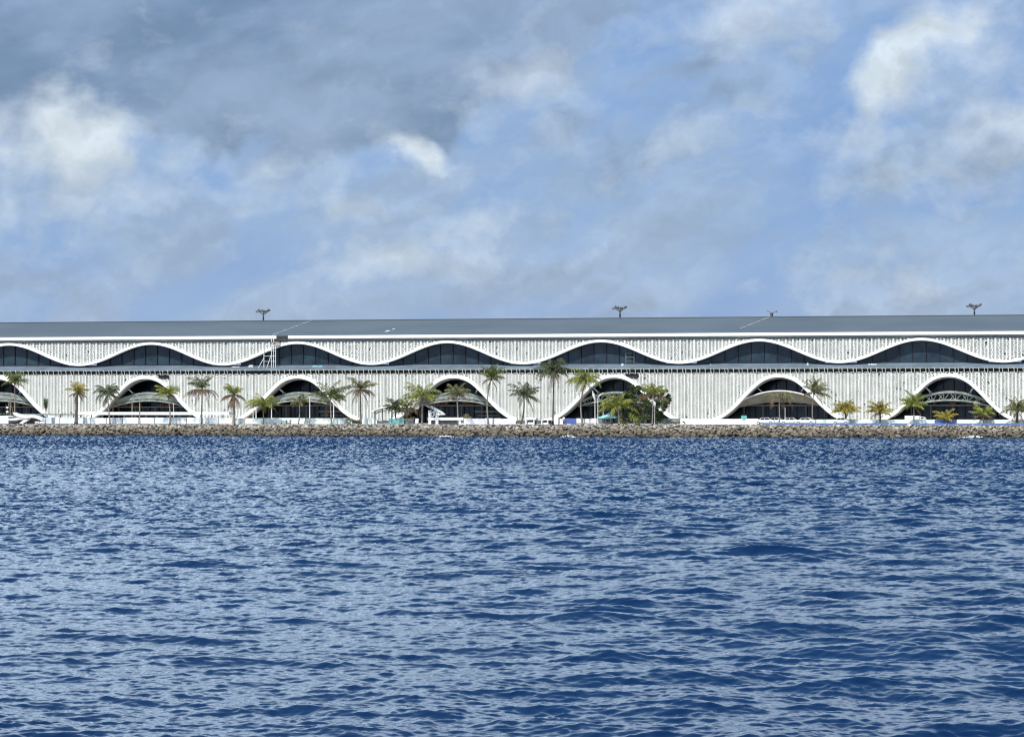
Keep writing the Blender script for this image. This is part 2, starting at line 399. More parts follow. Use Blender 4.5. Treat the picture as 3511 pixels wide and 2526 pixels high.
for row in range(9):
    v = -41.3 - row * .86; u = -142 + rnd.random()
    while u < 132:
        s = rnd.choice([.38, .45, .55, .65, .75, .95]) * rnd.uniform(.62, .95)
        if row in (0, 8): s *= .8
        vv = v + rnd.uniform(-.35, .35)
        rocks.append((s, u, vv, shore_z(vv) - .18 * s + rnd.uniform(-.1, .14), rnd.random() * 6.28, rnd.uniform(-.5, .5), rnd.uniform(-.5, .5), rnd.uniform(.8, 1.35), rnd.uniform(.6, .85)))
        u += s * rnd.uniform(1.25, 1.75)
rocks.sort(key=lambda r: -r[0])
def rmat(r): 
    s, u, v, z, a, b_, c_, ex, ez = r
    return Matrix.Translation(Vector((u, v, z))) @ Matrix.Rotation(a, 4, 'Z') @ Matrix.Rotation(b_, 4, 'X') @ Matrix.Rotation(c_, 4, 'Y') @ Matrix.Diagonal((s * ex, s, s * ez, 1))
RW = Matrix.Translation(W(0, 0, 0)) @ Matrix.Rotation(-TH, 4, 'Z')
nin = 0; rest = MB()
for i, r in enumerate(rocks):
    if nin < 300 and -124 < r[1] < 114:
        o = bpy.data.objects.new('boulder', RM[i % 14]); SC.collection.objects.link(o); o.matrix_world = RW @ rmat(r); nin += 1
        tag(o, 'large rough tan and brown boulder in the sea wall along the shore', 'boulder', 'boulders of the sea wall')
    else:
        vs, fs = RV[i % 14]; mm = rmat(r); rest.add([mm @ p for p in vs], fs)
tag(setroot(rest.build('rubble', M_rock)), 'smaller brown rocks filling the sea wall along the waterline', 'rocks', kind='stuff')

# foam where waves break on the rocks
def foam(x0, x1, y, hgt, label):
    rn = random.Random(int(x0)); m = MB(); v = -49.4
    ua, ub = P(x0, y, v)[0], P(x1, y, v)[0]
    n = int((ub - ua) * 16)
    for _ in range(n):
        t = rn.random(); s = rn.uniform(.05, .16) * (1.25 - abs(t - .45))
        cx = lerp(ua, ub, t); cz = .1 + rn.random() ** 2 * hgt * (1 - abs(2 * t - 1) ** 1.5); cy = v + rn.uniform(-.6, 1.2)
        vs, fs = RV[rn.randrange(14)]
        m.add([(cx + p.x * s * 1.7, cy + p.y * s, cz + p.z * s) for p in vs], fs)
    tag(setroot(m.build('foam', M_foam, smooth=True)), label, 'sea foam', kind='stuff')
foam(1498, 1558, 1497, .35, 'small white splash breaking on the rocks left of the middle')
foam(1918, 1975, 1497, .55, 'two white splashes on the rocks under the blue sheet')
foam(3283, 3390, 1500, .50, 'long white splash on the rocks under the rightmost arch')

# ------------------------------------------------------------------ TERMINAL BUILDING
bld = thing('terminal_building', 'long white terminal with wavy lattice screens, arched openings and a grey metal roof', 'terminal building')
UA, UB = -142.0, 130.0
D = 2.5; UPER, U0 = 35.34, -14.9 + P(1527, 1171, -.3 + D)[0] - P(1527, 1171, -.3)[0]; LPER, L0 = 36.66, -13.4
def zu(u): return 18.41 + 2.39 * math.cos(2 * math.pi * (u - U0) / UPER)
PROF = [(0, 0), (1.87, .19), (3.98, 1.06), (5.72, 2.55), (7.65, 4.48), (9.5, 6.46), (11.4, 8.08), (13.0, 9.05), (14.2, 9.55), (15.6, 9.95), (40, 12)]
def prof(d):
    d = abs(d)
    for (a, b), (c, e) in zip(PROF, PROF[1:]):
        if d <= c: return lerp(b, e, (d - a) / (c - a))
    return 12
PS = [sum(prof(abs(i * .1 + o)) * w for o, w in ((-.9, .2), (-.45, .2), (0, .2), (.45, .2), (.9, .2))) for i in range(200)]
def zl(u):
    d = abs((u - L0 + LPER / 2) % LPER - LPER / 2)
    i = min(d / .1, 198.9); return 13.08 - lerp(PS[int(i)], PS[int(i) + 1], i % 1) + .03
LP = [L0 + LPER * n for n in range(-3, 5)]
UP_ = [U0 + UPER * n for n in range(-4, 5)]

# roof, eave, soffit
m = MB(); m.add([(UA, 2.0, 22.45), (UB, 2.0, 22.45), (UB, 14, 26.08), (UA, 14, 26.08), (UA, 30, 22.5), (UB, 30, 22.5), (UA, 2.0, 22.3), (UB, 2.0, 22.3), (UA, 30, 22.3), (UB, 30, 22.3)],
    [(0, 1, 2, 3), (3, 2, 5, 4), (6, 8, 9, 7), (0, 6, 7, 1), (4, 5, 9, 8), (0, 3, 4, 8, 6), (1, 7, 9, 5, 2)])
roof = m.build('roof', M_roof, bld)
m = MB(); m.box(UA, UB, 13.7, 14.3, 26.05, 26.2); m.build('ridge_cap', mat('ridge_grey', (.10, .12, .14), .6), roof)
ug0, ug1 = P(928, 1150, -2)[0], P(968, 1150, -2)[0]
for a, b in ((UA, ug0), (ug1, UB)):
    m = MB(); m.box(a, b, 1.68, 1.99, 21.72, 22.38); m.build('eave_strip', M_trim, bld)
m = MB(); m.box(ug0 + .1, ug1 - .1, 1.8, 2.4, 21.5, 22.28); m.build('eave_opening', M_dark, bld)
m = MB(); m.add([(UA, 2.0, 21.75), (UB, 2.0, 21.75), (UB, 2.85, 21.22), (UA, 2.85, 21.22), (UA, 2.0, 21.86), (UB, 2.0, 21.86), (UB, 2.85, 21.34), (UA, 2.85, 21.34)],
    [(0, 3, 2, 1), (4, 5, 6, 7), (0, 1, 5, 4), (2, 3, 7, 6), (0, 4, 7, 3), (1, 2, 6, 5)])
m.build('soffit', M_soff, bld)
# roof cables
for (x0, y0, x1, y1, ct) in ((1066, 1099, 936, 1147, 0), (2637, 1089, 2540, 1131, 1)):
    pts = []
    for i in range(15):
        t = i / 14; v = lerp(13.6, 2.2 if not ct else 5.0, t)
        ua = P(x0, y0, 13.6)[0]; ub = P(x1, y1, v)[0]
        pts.append((lerp(ua, P(x1, y1, 2.2 if not ct else 5.0)[0], t) + .12 * math.sin(i * 1.7), v, 22.45 + (v - 2) * .3025 + .09))
    m = MB(); m.tube(pts, .055, 5); m.build('roof_cable', M_steelw, bld)

# solid walls behind the screens
def curtain(zlow, ztop, u0, u1, v, th=.25, step=.4):
    m = MB(); n = max(2, int((u1 - u0) / step)); cu = [lerp(u0, u1, i / n) for i in range(n + 1)]
    vs = []; fs = []
    for c in cu:
        a = zlow(c) if callable(zlow) else zlow; b = ztop(c) if callable(ztop) else ztop
        if a > b: a = b - .01
        vs += [(c, v, a), (c, v, b), (c, v + th, b), (c, v + th, a)]
    for i in range(n):
        for k in range(4):
            a, b = i * 4 + k, i * 4 + (k + 1) % 4; fs.append((a, b, b + 4, a + 4))
    fs += [(3, 2, 1, 0), (n * 4, n * 4 + 1, n * 4 + 2, n * 4 + 3)]
    m.add(vs, fs); return m
curtain(zu, 21.9, UA, UB, .65 + D).build('upper_wall', M_back, bld)
def zl_h(u):
    z = zl(u)
    return z if z > 3.6 else GZ
curtain(zl_h, 13.55, UA, UB, .9).build('lower_wall', M_back, bld)

# lattice screens
def lattice(m, u0, u1, zlow, ztop, rods=None, gaps=(), D=0.0):
    mod = 1.562; k0 = math.ceil((u0 - .01) / mod); k1 = math.floor(u1 / mod)
    rn = random.Random(int(u0 * 7))
    def ribbon(path, w, v0, dv):
        """path of (u,z); flat strip of width w, front face at v0, thickness dv"""
        seg = []
        def flush():
            if len(seg) > 1:
                vs = []; fs = []
                for (a, z, ww) in seg: vs += [(a - ww / 2, v0, z), (a + ww / 2, v0, z), (a + ww / 2, v0 + dv, z), (a - ww / 2, v0 + dv, z)]
                for i in range(len(seg) - 1):
                    for k in range(4):
                        a, b = i * 4 + k, i * 4 + (k + 1) % 4; fs.append((a, a + 4, b + 4, b))
                fs += [(0, 1, 2, 3), tuple((len(seg) - 1) * 4 + k for k in (3, 2, 1, 0))]
                m.add(vs, fs)
            seg.clear()
        for a, z in path:
            ok = z > zlow(a) - .05 and u0 <= a < u1 and not any(g0 < a < g1 and h0 < z < h1 for g0, g1, h0, h1 in gaps)
            if ok: seg.append((a, z, w))
            else: flush()
        flush()
    for k in range(k0 - 1, k1 + 2):
        uc = k * mod
        st_ = .34 if k % 2 else .42
        zb = 3.2 if ztop < 15 else 15.9
        nz = int((ztop - zb) / .22)
        ribbon([(uc + .035 * math.sin(i * 2.1 + k), ztop - (ztop - zb) * i / nz) for i in range(nz + 1)], st_, -.12 + D, .35)
        ph = rn.random() * .5
        nz = int((ztop - zb) / .1125)
        zz = [ztop - .04 - i * .1125 for i in range(nz + 1)]
        for sgn, off, per in ((1, .78, .92),):
            p1, p2, am = rn.random() * 6.28, rn.random() * 6.28, rn.uniform(.05, .10)
            p_ = [(uc + off + sgn * am * math.sin((z + ph) * 2 * math.pi / per + p1) + .04 * math.sin(z * 2.3 + p2), z) for z in zz]
            ribbon(p_, .27, .03 + D, .20)
        # short curved links between strand and bars
        for side in (0, 1):
            z = ztop - .12 - rn.random() * .3; al = rn.choice((-.09, .09))
            while z > zb:
                a = uc + (.16 if side == 0 else .84); b = a + .52; c = (a + b) / 2
                if z > zlow(c) and u0 <= c < u1 and not any(g0 < c < g1 and h0 < z < h1 for g0, g1, h0, h1 in gaps) and rn.random() < .985:
                    t_ = rn.uniform(.095, .13); d_ = al * rn.uniform(.6, 1.5)
                    m.add([(a, .04 + D, z - t_ - d_), (b, .04 + D, z - t_ + d_), (b, .04 + D, z + t_ + d_), (a, .04 + D, z + t_ - d_), (a, .19 + D, z - t_ - d_), (b, .19 + D, z - t_ + d_), (b, .19 + D, z + t_ + d_), (a, .19 + D, z + t_ - d_)],
                          [(0, 1, 2, 3), (4, 7, 6, 5), (0, 4, 5, 1), (3, 2, 6, 7)])
                z -= rn.uniform(.41, .47)
        # scalloped head of each bay
        if rods:
            m.tube([(uc + .25, 0.1, ztop - .02), (uc + .5, 0.1, ztop + .10), (uc + .78, 0.1, ztop + .16), (uc + 1.05, 0.1, ztop + .10), (uc + 1.3, 0.1, ztop - .02)], .07, 5) if u0 <= uc < u1 else None
            if u0 <= uc < u1 and not (-61.0 < uc < -56.5):
                if k % 2 == 0: m.tube([(uc, -.05, ztop - .1), (uc, -.62, rods)], .10, 5)
                else:
                    for sg in (-1, 1):
                        m.tube([(uc + sg * .18, -.05, ztop - .1), (uc + sg * .34, -.25, ztop + .35), (uc + sg * .37, -.5, rods - .25), (uc + sg * .24, -.62, rods)], .085, 5)
    return m
gapsl = []
for xa, xb, ya, yb in ((540, 578, 1284, 1301), (2145, 2189, 1279, 1299)):
    a = P(xa, ya, 0); b = P(xb, yb, 0); gapsl.append((a[0], b[0], b[1], a[1] + .6))
edges = [UA] + UP_[1:-1] + [UB]
edges = [e for e in edges if UA <= e <= UB]
gapu = []
for a, b in zip(edges, edges[1:]):
    m = lattice(MB(), a, b, zu, 21.08, D=D); m.build('lattice_screen', M_lat, bld)
edges = [UA] + [e for e in LP if UA < e < UB] + [UB]
for a, b in zip(edges, edges[1:]):
    m = lattice(MB(), a, b, lambda q_: max(zl(q_), 3.3), 13.62, rods=14.62, gaps=gapsl); m.build('lattice_screen', M_lat, bld)
for g0, g1, h0, h1 in gapsl:
    m = MB(); m.box(g0, g1, .55, .74, h0, h1 - .6); m.build('wall_opening', M_dark, bld)

# wave trims
n = 900
m = MB(); m.sweep([(lerp(UA, UB, i / n), zu(lerp(UA, UB, i / n))) for i in range(n + 1)], .29, -.55 + D, .9 + D); o = m.build('wave_trim', M_trim, bld); recalc(o)
HW = 14.6
for c in LP:
    pts = []
    for i in range(121):
        uu = c - HW + 2 * HW * i / 120
        if UA <= uu <= UB: pts.append((uu, zl(uu)))
    if len(pts) > 3:
        cut = None
        m = MB(); m.sweep(pts, .35, -.6, 2.0); o = m.build('arch_trim', M_trim, bld); recalc(o)
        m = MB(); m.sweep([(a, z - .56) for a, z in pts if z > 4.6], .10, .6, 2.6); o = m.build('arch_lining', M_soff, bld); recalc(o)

# the ledge between the storeys
m = MB(); m.add([(UA, -.4, 14.66), (UB, -.4, 14.66), (UB, 4.2, 15.86), (UA, 4.2, 15.86), (UA, -.4, 14.54), (UB, -.4, 14.54), (UB, 4.2, 15.4), (UA, 4.2, 15.4)],
    [(0, 1, 2, 3), (4, 7, 6, 5), (0, 4, 5, 1), (3, 2, 6, 7), (0, 3, 7, 4), (1, 5, 6, 2)])
led = m.build('ledge', M_ledge, bld)
m = MB(); m.box(UA, UB, -.5, -.403, 14.50, 14.70); m.build('ledge_edge', M_truss, led)
m = MB(); m.box(UA, UB, .6, .85, 13.5, 14.6); m.build('gap_wall', M_dark, bld)

# upper windows
for c in UP_:
    h = 14.2; pts = []
    lo, hi = max(c - h, UA), min(c + h, UB)
    if hi - lo < 3: continue
    w = curtain(15.6, lambda q_: max(zu(q_) - .1, 15.7), lo, hi, 1.55 + D, .1, .5).build('window', M_glass, bld)
    m = MB()
    for k in range(-4, 5):
        a = c + .8 + k * 2.92
        if lo < a < hi and zu(a) > 16.4:
            ww = .30 if k in (-2, 2) else .15
            m.box(a - ww / 2, a + ww / 2, 1.25 + D, 1.52 + D, 15.7, zu(a) - .1)
    m.box(lo + 2, hi - 2, 1.3 + D, 1.5 + D, 15.75, 15.97)
    m.build('window_frame', M_mull, w)

# lower halls behind the arches
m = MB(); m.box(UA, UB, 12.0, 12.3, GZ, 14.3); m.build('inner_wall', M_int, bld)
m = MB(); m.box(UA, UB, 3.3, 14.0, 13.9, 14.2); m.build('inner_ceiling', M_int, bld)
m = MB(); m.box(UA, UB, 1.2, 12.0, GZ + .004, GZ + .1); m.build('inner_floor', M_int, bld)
for i, c in enumerate(LP):
    if not (UA < c < UB): continue
    m = MB()
    for k in range(-5, 6):
        a = c + k * 2.3; top = zl(a) - .5
        if top > 5: m.box(a - .07, a + .07, 7.6, 7.8, GZ, min(top, 12.4))
    gl = curtain(GZ, lambda q_: min(max(zl(q_) - .3, GZ + .2), 12.6), c - 13, c + 13, 8.0, .1, .6).build('window', M_glass, bld)
    m.build('window_frame', M_mull, gl)
    # mezzanine slab
    zs = 6.55 if i not in (0, 1) else 6.2
    hw = 11.0
    m = MB(); m.box(c - hw, c + hw, 4.6, 7.5, zs, zs + .22); sl_ = m.build('floor_slab', M_slab, bld)
    rn = random.Random(i); m = MB()
    for _ in range(9):
        a = c + rn.uniform(-8.5, 8.5); w_ = rn.uniform(.4, 1.6); hh = rn.uniform(.3, .9)
        m.box(a, a + w_, 5, 6, zs + .222, zs + .22 + hh)
    m.build('stored_boards', M_brown, bld)
    for a in (-8.8, -4.6, 0.2, 4.9, 9.0): m = MB(); m.box(c + a - .12, c + a + .12, 5.0, 5.25, GZ, zs - .002); m.build('column', M_post, bld)
    if i in (1, 2, 3, 6):
        m = MB(); m.box(c + 3.5, c + 10.2, 4.3, 4.55, zs - 1.35, zs - 1.12); m.box(c + 4.2, c + 9.0, 4.3, 4.5, zs - 2.2, zs - 2.05); m.build('guard_rail', M_slab, bld)
    # crescent: truss or solid shell
    def top(a): return 9.45 - .0300 * a * a + (0 if abs(a) < 8 else 0)
    def bot(a): return 7.75 - .0145 * a * a
    hx = 9.3
    if i == 5:       # solid shell canopy of the fifth whole arch
        poly_t = [(c + a, 9.75 - .030 * a * a) for a in np.linspace(-10.2, 10.0, 31)]
        m = MB(); vs = []; fs = []
        for (a, z) in poly_t:
            zb_ = 7.35 - .012 * (a - c) ** 2 - .02 * max(0, -(a - c) - 4)
            vs += [(a, .6, z), (a, 3.4, min(zb_, z - .15)), (a, 6.5, z + .2)]
        for k in range(30):
            o_ = k * 3; fs += [(o_, o_ + 3, o_ + 4, o_ + 1), (o_ + 1, o_ + 4, o_ + 5, o_ + 2), (o_ + 2, o_ + 5, o_ + 3, o_)]
        m.add(vs, fs); sh = m.build('shell_canopy', M_shell, bld, smooth=False); recalc(sh)
        m = MB(); m.tube([(a, .55, z + .05) for a, z in poly_t], .14, 6); m.build('canopy_rim', M_white, sh)
    elif True:
        m = MB(); N_ = 14
        tp = [(c + lerp(-hx, hx, k / N_), 1.7, top(lerp(-hx, hx, k / N_))) for k in range(N_ + 1)]
        bp = [(c + lerp(-hx + .7, hx - .7, k / N_), 1.7, min(bot(lerp(-hx, hx, k / N_)), top(lerp(-hx, hx, k / N_)) - .15)) for k in range(N_ + 1)]
        m.tube(tp, .30, 6); m.tube(bp, .22, 6)
        for k in range(N_):
            if 1 <= k < N_ - 1: m.tube([tp[k], bp[k + 1] if k % 2 else bp[k]], .08, 5); m.tube([bp[k], tp[k + 1]], .07, 5)
        if i in (0, 1, 2, 3, 7): m.sweep([(p_[0], p_[2] - .48 * math.sin(math.pi * i_ / 14) - .1) for i_, p_ in enumerate(tp)], lambda s_: .14 + .52 * math.sin(math.pi * s_), 1.6, 5.2)
        tr = m.build('truss', M_truss, bld)
        if i in (1, 2, 3, 4, 7):
            rn = random.Random(i * 3); m = MB()
            for _ in range(10):
                a = rn.uniform(-6, 6); z = lerp(top(a), bot(a), rn.random()); l = rn.uniform(.3, .9)
                m.box(c + a, c + a + l, 1.9, 2.0, z - .2, z + .2)
            m.build('cladding_panel', M_shell, bld)
    for sg in (-1, 1):
        m = MB(); a0 = P(3247 + (-85 if sg < 0 else 81), 1320, 1)[0] - LP[-1] if False else sg * 5.1
        m.tube([(c + sg * 5.25, 1.6, zl(c + 5.25) - .4), (c + sg * 4.55, 2.2, 9.9), (c + sg * 4.2, 3.0, 8.85)], [.07, .18, .08], 6)
        m.tube([(c + sg * 5.25, 1.7, zl(c + 5.25) - .4), (c + sg * 4.0 - sg * .5, 3.3, 9.0)], .06, 5)
        m.build('strut', M_white, bld)

# scaffold in the third upper arch, ladder in the fifth
sc_o = thing('scaffold', 'thin pale scaffold tower standing on the ledge under the break in the white eave strip', 'scaffold', 0, 0, 0)
m = MB()
px = [P(x, 1250, 1.6)[0] for x in (905, 931, 938, 945)]
for a, tz in zip(px, (19.3, 22.0, 21.9, 20.6)): m.tube([(a, 1.6, 15.1), (a, 1.6, tz)], .09, 5)
m.build('pole', M_steelw, sc_o)
m = MB()
for z in (16.6, 17.8, 19.0):
    m.tube([(px[0], 1.6, z), (px[3], 1.6, z)], .05, 5)
m.build('crossbar', M_steelw, sc_o)
m = MB(); m.tube([(px[0], 1.55, 17.4), (px[0] - 1.2, 1.2, 15.1)], .07, 5); m.tube([(px[1], 1.55, 18.2), (px[1] - 1.0, 1.2, 15.1)], .07, 5); m.build('brace', M_white, sc_o)
m = MB(); m.box(px[1], px[3] + 1.0, 1.2, 1.7, 20.7, 21.0); m.build('platform', M_wood, sc_o)
ld = thing('ladder_frame', 'small grey access frame with rungs on the ledge in front of dark upper glass', 'access frame')
m = MB(); a, b = P(2146, 1230, 3.4)[0], P(2174, 1230, 3.4)[0]
for uu in (a, b): m.tube([(uu, 3.4, 15.6), (uu, 3.4, 18.9)], .06, 5)
m.build('upright', M_truss, ld); m = MB()
for z in (16.3, 17.2, 18.1): m.tube([(a, 3.4, z), (b, 3.4, z)], .05, 5)
m.build('rung', M_truss, ld)

# floodlight masts behind the roof
def mast(x, ytop, label):
    uu, zt = P(x, ytop, 60); t = thing('floodlight_mast', label, 'light mast', uu, 60, GZ, group='floodlight masts behind the roof')
    h = zt - GZ; m = MB(); m.tube([(0, 0, 0), (0, 0, h - 2.0), (0, 0, h - .9)], [.4, .20, .17], 8); m.build('pole', M_mast, t)
    m = MB()
    for k in range(10):
        g_ = k * 2 * math.pi / 10; m.tube([(0, 0, h - 1.5), (1.45 * math.cos(g_), 1.45 * math.sin(g_), h - .5)], .04, 4)
    m.tube([(1.45 * math.cos(k * math.pi / 10), 1.45 * math.sin(k * math.pi / 10), h - .5) for k in range(21)], .06, 5)
    m.build('lamp_ring', M_mast, t)
    for k in range(10):
        g_ = k * 2 * math.pi / 10 + .2; m = MB(); cx, cy = (1.62 if k % 2 else 1.2) * math.cos(g_), (1.62 if k % 2 else 1.2) * math.sin(g_); cz = h - .55 + .22 * math.sin(k * 2.3)
        vs, fs = [], []
        for (r_, dz_) in ((.15, .26), (.34, .02), (.34, -.14)):
            for j in range(8): vs.append((cx + r_ * math.cos(j * math.pi / 4), cy + r_ * math.sin(j * math.pi / 4), cz + dz_ + .12 * math.cos(j * math.pi / 4 - g_)))
        for a_ in range(2):
            for j in range(8): fs.append((a_ * 8 + j, a_ * 8 + (j + 1) % 8, a_ * 8 + 8 + (j + 1) % 8, a_ * 8 + 8 + j))
        fs += [tuple(range(8)), tuple(range(23, 15, -1))]
        m.add(vs, fs); m.build('floodlight', M_mast, t)
mast(903, 1059, 'ring headed floodlight mast rising behind the roof nearest the break in the eave strip')
mast(2126, 1048, 'ring headed floodlight mast behind the roof, middle one of the three')
mast(3341, 1040, 'ring headed floodlight mast behind the roof, rightmost of the three')
uu, zt = P(2646, 1088, 14)
an = thing('roof_antenna', 'small dark antenna with two spread arms on the roof ridge', 'antenna', uu, 14, 26.2)
m = MB(); m.tube([(0, 0, 0), (0, 0, .75)], [.28, .4], 6); m.build('base', M_mast, an)
m = MB(); m.tube([(0, 0, .7), (-.5, 0, 1.05), (-1.05, 0, 1.3)], .07, 5); m.tube([(0, 0, .7), (.6, 0, 1.0), (1.15, 0, 1.15)], .07, 5); m.tube([(1.15, 0, 1.25), (1.15, 0, .8)], .1, 5); m.build('arm', M_mast, an)
m = MB()
for k, (x, y, w_) in enumerate(((1330, 1135, 1.1), (1350, 1128, .6))):
    v_ = 4.5 + 1.6 * k; uu = P(x, y, v_)[0]; z_ = 22.45 + (v_ - 2) * .3025 + .03
    m.add([(uu - w_ / 2, v_ - .5, z_ - .1), (uu + w_ / 2 - .2, v_ - .25, z_), (uu + w_ / 2, v_ + .5, z_ + .12), (uu - w_ / 2 + .3, v_ + .4, z_ + .12),
           (uu - w_ / 2, v_ - .5, z_), (uu + w_ / 2 - .2, v_ - .25, z_ + .12), (uu + w_ / 2, v_ + .5, z_ + .22), (uu - w_ / 2 + .3, v_ + .4, z_ + .25)],
          [(0, 3, 2, 1), (4, 5, 6, 7), (0, 1, 5, 4), (1, 2, 6, 5), (2, 3, 7, 6), (3, 0, 4, 7)])
tag(setroot(m.build('roof_sheet', M_white)), 'small white sheet lying on the grey roof slope', 'sheet')
# clutter on the ledge
def ledge_bit(x, y, w_, h_, name, label, cat, mt):
    uu = P(x, y, 2.6)[0]; t = MB()
    rn = random.Random(int(x)); n_ = 6
    for k in range(n_):
        a = -w_ / 2 + w_ * k / n_; hh = h_ * rn.uniform(.5, 1); t.prism([(a, 0), (a + w_ / n_ * 1.1, 0), (a + w_ / n_ * .9, hh), (a + .02, hh * .8)], -.3 + rn.uniform(-.1, .1) - .001 * k, .3 + .001 * k)
    o = t.build(name, mt); o.location = W(uu, 2.6, 15.36); o.rotation_euler = (0, 0, -TH); tag(o, label, cat)
ledge_bit(808, 1254, 2.0, .2, 'board_stack', 'flat stack of white boards on the ledge left of the scaffold', 'boards', M_white)
ledge_bit(861, 1249, 1.0, .5, 'sheet_heap', 'crumpled white sheet heap on the ledge beside the scaffold foot', 'sheet heap', M_white)
ledge_bit(2135, 1245, .5, .6, 'white_sack', 'small white sack on the ledge left of the access frame', 'sack', M_white)
ledge_bit(2447, 1246, 1.6, .4, 'tarpaulin_heap', 'pale green tarpaulin heap on the ledge over the right white wall', 'tarpaulin', M_truss)
ledge_bit(2770, 1240, .4, .6, 'cement_bag', 'single small white bag on the ledge right of the second upper arch from the right', 'bag', M_white)
ledge_bit(2992, 1243, 1.8, .3, 'plank_stack', 'low pale plank stack on the ledge at the left end of the last upper window', 'planks', M_white)
ledge_bit(1090, 1262, 2.4, .35, 'net_heap', 'pale teal netting heap on the ledge over the arch behind the whitest hoarding', 'netting', M_teal)
ledge_bit(1840, 1250, 1.4, .4, 'foil_heap', 'pale crumpled foil heap on the ledge beside the tallest palm crown', 'foil', M_truss)

# ------------------------------------------------------------------ PALMS
def frond(m, base, azm, e0, L, droop, rnd, wleaf=.085, npair=20, curl=0.0):
    p = Vector(base); e = e0; n = 12; pts = [p.copy()]; dirs = []
    a = azm
    for i in range(n):
        d = Vector((math.cos(a) * math.cos(e), math.sin(a) * math.cos(e), math.sin(e)))
        p = p + d * (L / n); pts.append(p.copy()); dirs.append(d); e -= droop / n * (.5 + 1.1 * i / n); a += curl / n
    dirs.append(dirs[-1])
    m.tube(pts, [lerp(.055, .015, i / n) for i in range(n + 1)], 4, cap=False)
    for i in range(npair):
        t = .12 + .88 * (i + .5) / npair; f = t * n; k = min(int(f), n - 1)
        b = pts[k].lerp(pts[k + 1], f - k); d = dirs[k]
        side = d.cross(Vector((0, 0, 1)))
        if side.length < .05: side = Vector((1, 0, 0))
        side.normalize()
        ll = L * .26 * (math.sin(math.pi * min(1, t * .86 + .12)) ** .7) * rnd.uniform(.8, 1.15)
        for s in (-1, 1):
            out = (side * s * rnd.uniform(.6, 1.0) + d * rnd.uniform(.4, .8) - Vector((0, 0, rnd.uniform(.35, 1.0)))).normalized()
            w = d * (wleaf * .5)
            mid = b + out * ll * .5; tip = b + out * ll - Vector((0, 0, ll * .22))
            m.add([b - w * .6, b + w * .6, mid + w, tip, mid - w], [(0, 1, 2, 3, 4)])
def palm(label, xb, xc, yc, Rpx, yb=1453, v=-36.0, leaf=L_green, dead=.25, dense=1.0, up=1.0, bend=0.0, tr=.17, trm=None, skirt=0, seed=1, wind=0.0, yg=None, droop=1.35):
    rnd = random.Random(seed * 77 + 5)
    ub, _ = P(xb, yb, v); uc, zc = P(xc, yc, v); s = .0613
    Rr = Rpx * s * 1.36
    t = thing('palm_tree', label, 'palm', ub, v, GZ, group='palms along the sea wall')
    dxm, h = uc - ub, zc - GZ
    m = MB(); pts = []; rad = []
    for i in range(13):
        k = i / 12
        pts.append((dxm * k + bend * math.sin(math.pi * k), .12 * math.sin(3 * k + seed), h * k - .25 * (i == 0)))
        rad.append(tr * .8 * (1.35 - .6 * k) * (1.5 if i == 0 else 1) * (1 + .04 * (i % 2)))
    m.tube(pts, rad, 9); m.build('trunk', trm or M_trunk, t, smooth=True)
    c0 = Vector((dxm, 0, h))
    m = MB(); m2 = MB()
    nf = int(22 * dense)
    for i in range(nf):
        az_ = i * 2.39996 + rnd.uniform(-.3, .3); q_ = (i + .5) / nf
        e0 = lerp(1.38, .05, q_ ** .9) * up + rnd.uniform(-.12, .12)
        if wind: az_ = az_ + wind * math.sin(az_ )
        L = Rr * lerp(.72, 1.15, rnd.random()) * (1.0 if q_ > .2 else .85)
        az_ += .45 * math.sin(az_ + seed)
        if q_ > .86 - dead * .5 and rnd.random() < dead * 2.0:
            frond(m2, c0 - Vector((0, 0, .15)), az_, min(e0, .25) - .1, L * .95, droop * 1.15, rnd, .075, 18)
        else: frond(m, c0, az_, e0, L, droop * rnd.uniform(.75, 1.2), rnd, .10, 21, rnd.uniform(-.5, .5))
    m.build('crown', leaf, t)
    for i in range(skirt):
        az_ = i * 2.1 + rnd.random(); frond(m2, c0 - Vector((0, 0, .3)), az_, -.5 - .4 * rnd.random(), Rr * rnd.uniform(.7, 1.0), 1.1, rnd, .085, 18)
    if m2.v: m2.build('dead_fronds', L_dead, t)
    # boot of leaf bases
    b_ = MB(); b_.tube([c0 + Vector((0, 0, -.6)), c0 + Vector((0, 0, -.2)), c0 + Vector((0, 0, .3))], [tr * .8, tr * 1.7, tr * .6], 8); b_.build('crown_base', M_trunkd, t, smooth=True)
    return t
PA = palm
PA('grey green palm at the far left edge beside the wooden tripod', 49, 51, 1310, 46, v=-30, leaf=L_green, seed=1, up=1.15, dead=.3)
PA('stout palm with shaggy brown trunk and yellow heart on the white screen', 260, 266, 1345, 36, leaf=L_yel, seed=2, up=1.3, tr=.33, trm=M_trunkd, skirt=5, dead=.4)
PA('dark ragged palm at the left foot of the arch above the white walkway', 377, 369, 1350, 46, leaf=L_dark, seed=3, up=1.1, dead=.3, skirt=5, droop=2.0)
PA('yellow green palm over the right limb of the arch above the white walkway', 583, 573, 1347, 42, leaf=L_ygr, seed=4, up=.9, dead=.2, skirt=1, bend=.3)
PA('flat topped palm with long brown side fronds, on white screen', 691, 693, 1333, 54, leaf=L_green, seed=5, up=1.1, dead=.8, skirt=2, tr=.13, trm=M_trunkd)
PA('palm with a grey skirt of hanging dead fronds above the end of the white walkway', 801, 801, 1352, 44, leaf=L_ygr, seed=6, up=1.2, dead=.6, skirt=12, tr=.28)
PA('low spreading yellow green palm covering the left foot of the third arch', 903, 902, 1386, 50, leaf=L_ygr, seed=7, up=.9, dead=.1, tr=.14, trm=M_trunkd, droop=1.3)
